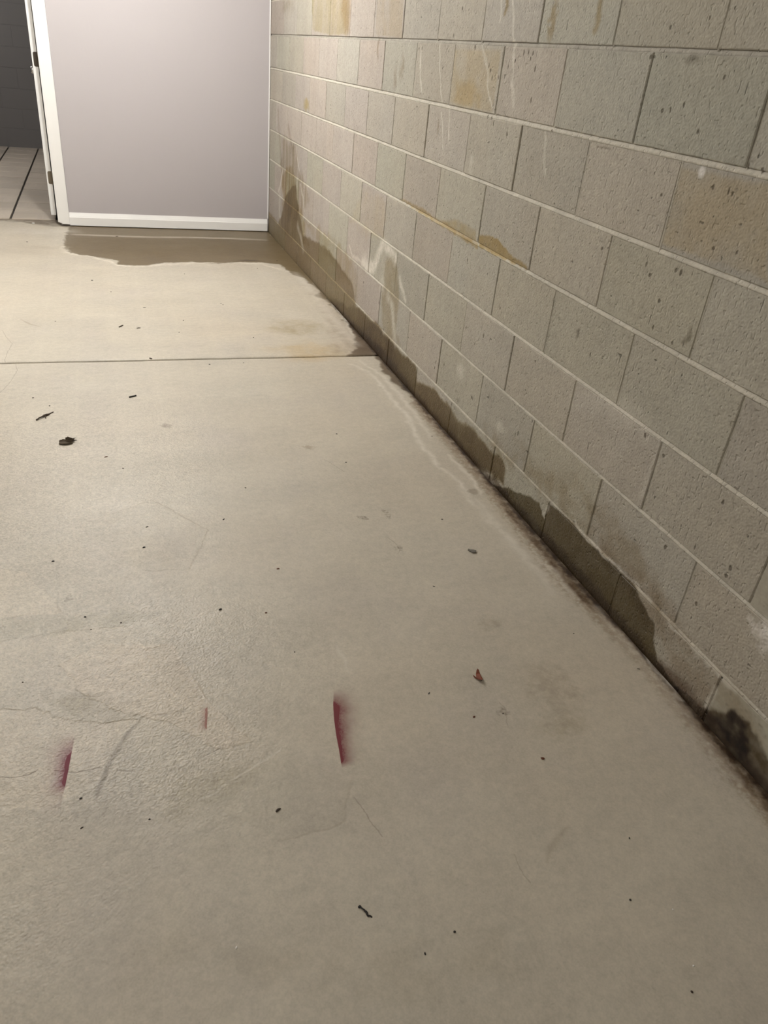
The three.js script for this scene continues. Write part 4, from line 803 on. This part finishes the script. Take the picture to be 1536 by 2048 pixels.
function leafSheet(outline, at, curl, thick, name, parent, m, lift = 0) {   // a thin leaf cut to an outline and curled
  const s = new THREE.Shape(outline.map(([x, z]) => new THREE.Vector2(x - at[0], -(z - at[1]))));
  const g0 = new THREE.ExtrudeGeometry(s, { depth: thick, bevelEnabled: true, bevelSize: thick * 0.6, bevelThickness: thick * 0.4, bevelSegments: 1, curveSegments: 6 });
  g0.rotateX(-Math.PI / 2);
  const p = g0.attributes.position;
  for (let i = 0; i < p.count; i++) p.setY(i, p.getY(i) + curl(p.getX(i), p.getZ(i)) + lift);
  g0.computeBoundingBox(); if (!lift) g0.translate(0, -g0.boundingBox.min.y, 0); g0.computeVertexNormals();
  return mesh(name, g0, m, parent);
}
{   // two-lobed reddish leaf
  const at = [-0.481, 5.170], o = group('leaf'); o.position.set(at[0], 0, at[1]);
  leafSheet([[-0.491, 5.165], [-0.488, 5.165], [-0.486, 5.169], [-0.484, 5.171], [-0.481, 5.161], [-0.477, 5.154], [-0.474, 5.152], [-0.472, 5.155], [-0.472, 5.163], [-0.472, 5.172], [-0.474, 5.183], [-0.476, 5.188], [-0.480, 5.188], [-0.484, 5.183], [-0.487, 5.175], [-0.490, 5.169]], at, (x, z) => 26 * (x * x + z * z), 0.0008, 'blade', o, redLeaf);
  const a = [-0.477, 5.157], b = [-0.477, 5.186];
  tag(mesh('midrib', stickGeometry([a[0] - at[0], a[1] - at[1]], [b[0] - at[0], b[1] - at[1]], 0.0004, 0.0007, 0, 0.0022, 1), brown, o), 'darker midrib');
  tag(o, 'small two-lobed reddish brown leaf lying on the right of the floor', 'leaf');
}
{   // grey chip
  const at = [-0.263, 4.650];
  const o = leafSheet([[-0.270, 4.639], [-0.267, 4.644], [-0.258, 4.647], [-0.251, 4.652], [-0.255, 4.660], [-0.264, 4.660], [-0.270, 4.650], [-0.273, 4.643]], at, (x) => 0.06 * x, 0.0022, 'flake', scene, greyChip);
  o.position.set(at[0], 0, at[1]); tag(o, 'flat grey flake on the floor right of the centre', 'flake');
}
{   // curled dead leaf: a rolled lower blade, a second fold and frayed tips
  const at = [-1.449, 3.719], o = group('leaf'); o.position.set(at[0], 0, at[1]);
  const roll = (len, r, open, y, z, x0, taper) => {
    const P = [], I = [], n = 16, m = 14;
    for (let i = 0; i <= n; i++) for (let j = 0; j <= m; j++) {
      const t = i / n, a = -open * 0.56 + open * j / m, rr = r * (0.45 + 0.9 * Math.sin(Math.PI * (0.12 + 0.8 * t))) * (1 + 0.5 * fb(t, j / m, 0.2)) * (1 - taper * t);
      P.push(x0 + (t - 0.5) * len + 0.003 * fb(j * 0.1, t, 0.2), y + rr - rr * Math.cos(a), z + rr * Math.sin(a) + 0.004 * Math.sin(t * 3));
    }
    for (let i = 0; i < n; i++) for (let j = 0; j < m; j++) { const a = i * (m + 1) + j, b = a + m + 1; I.push(a, b, a + 1, a + 1, b, b + 1); }
    const g = new THREE.BufferGeometry(); g.setAttribute('position', new THREE.Float32BufferAttribute(P, 3)); g.setIndex(I); g.computeVertexNormals(); g.computeBoundingBox();
    if (g.boundingBox.min.y < 0) g.translate(0, -g.boundingBox.min.y, 0);
    return g;
  };
  mesh('blade', roll(0.046, 0.011, 2.5, 0, 0.006, -0.003, 0.1), dryLeaf, o);
  mesh('blade', roll(0.03, 0.0075, 3.9, 0.002, -0.009, 0.01, 0.3), dryLeaf, o);
  mesh('stem', stickGeometry([0.012, -0.01], [0.03, -0.03], 0.002, 0.0006, 0.3, 0.004, 1), brown, o);
  mesh('stem', stickGeometry([0.006, -0.01], [0.016, -0.027], 0.0018, 0.0006, 0.3, 0.004, 2), brown, o);
  mesh('stem', stickGeometry([0.02, 0.0], [0.034, -0.006], 0.0018, 0.0007, 0.3, 0.005, 3), brown, o);
  tag(o, 'curled dead leaf with frayed stems on the floor below the twig', 'leaf');
}

renderer.render(scene, camera);
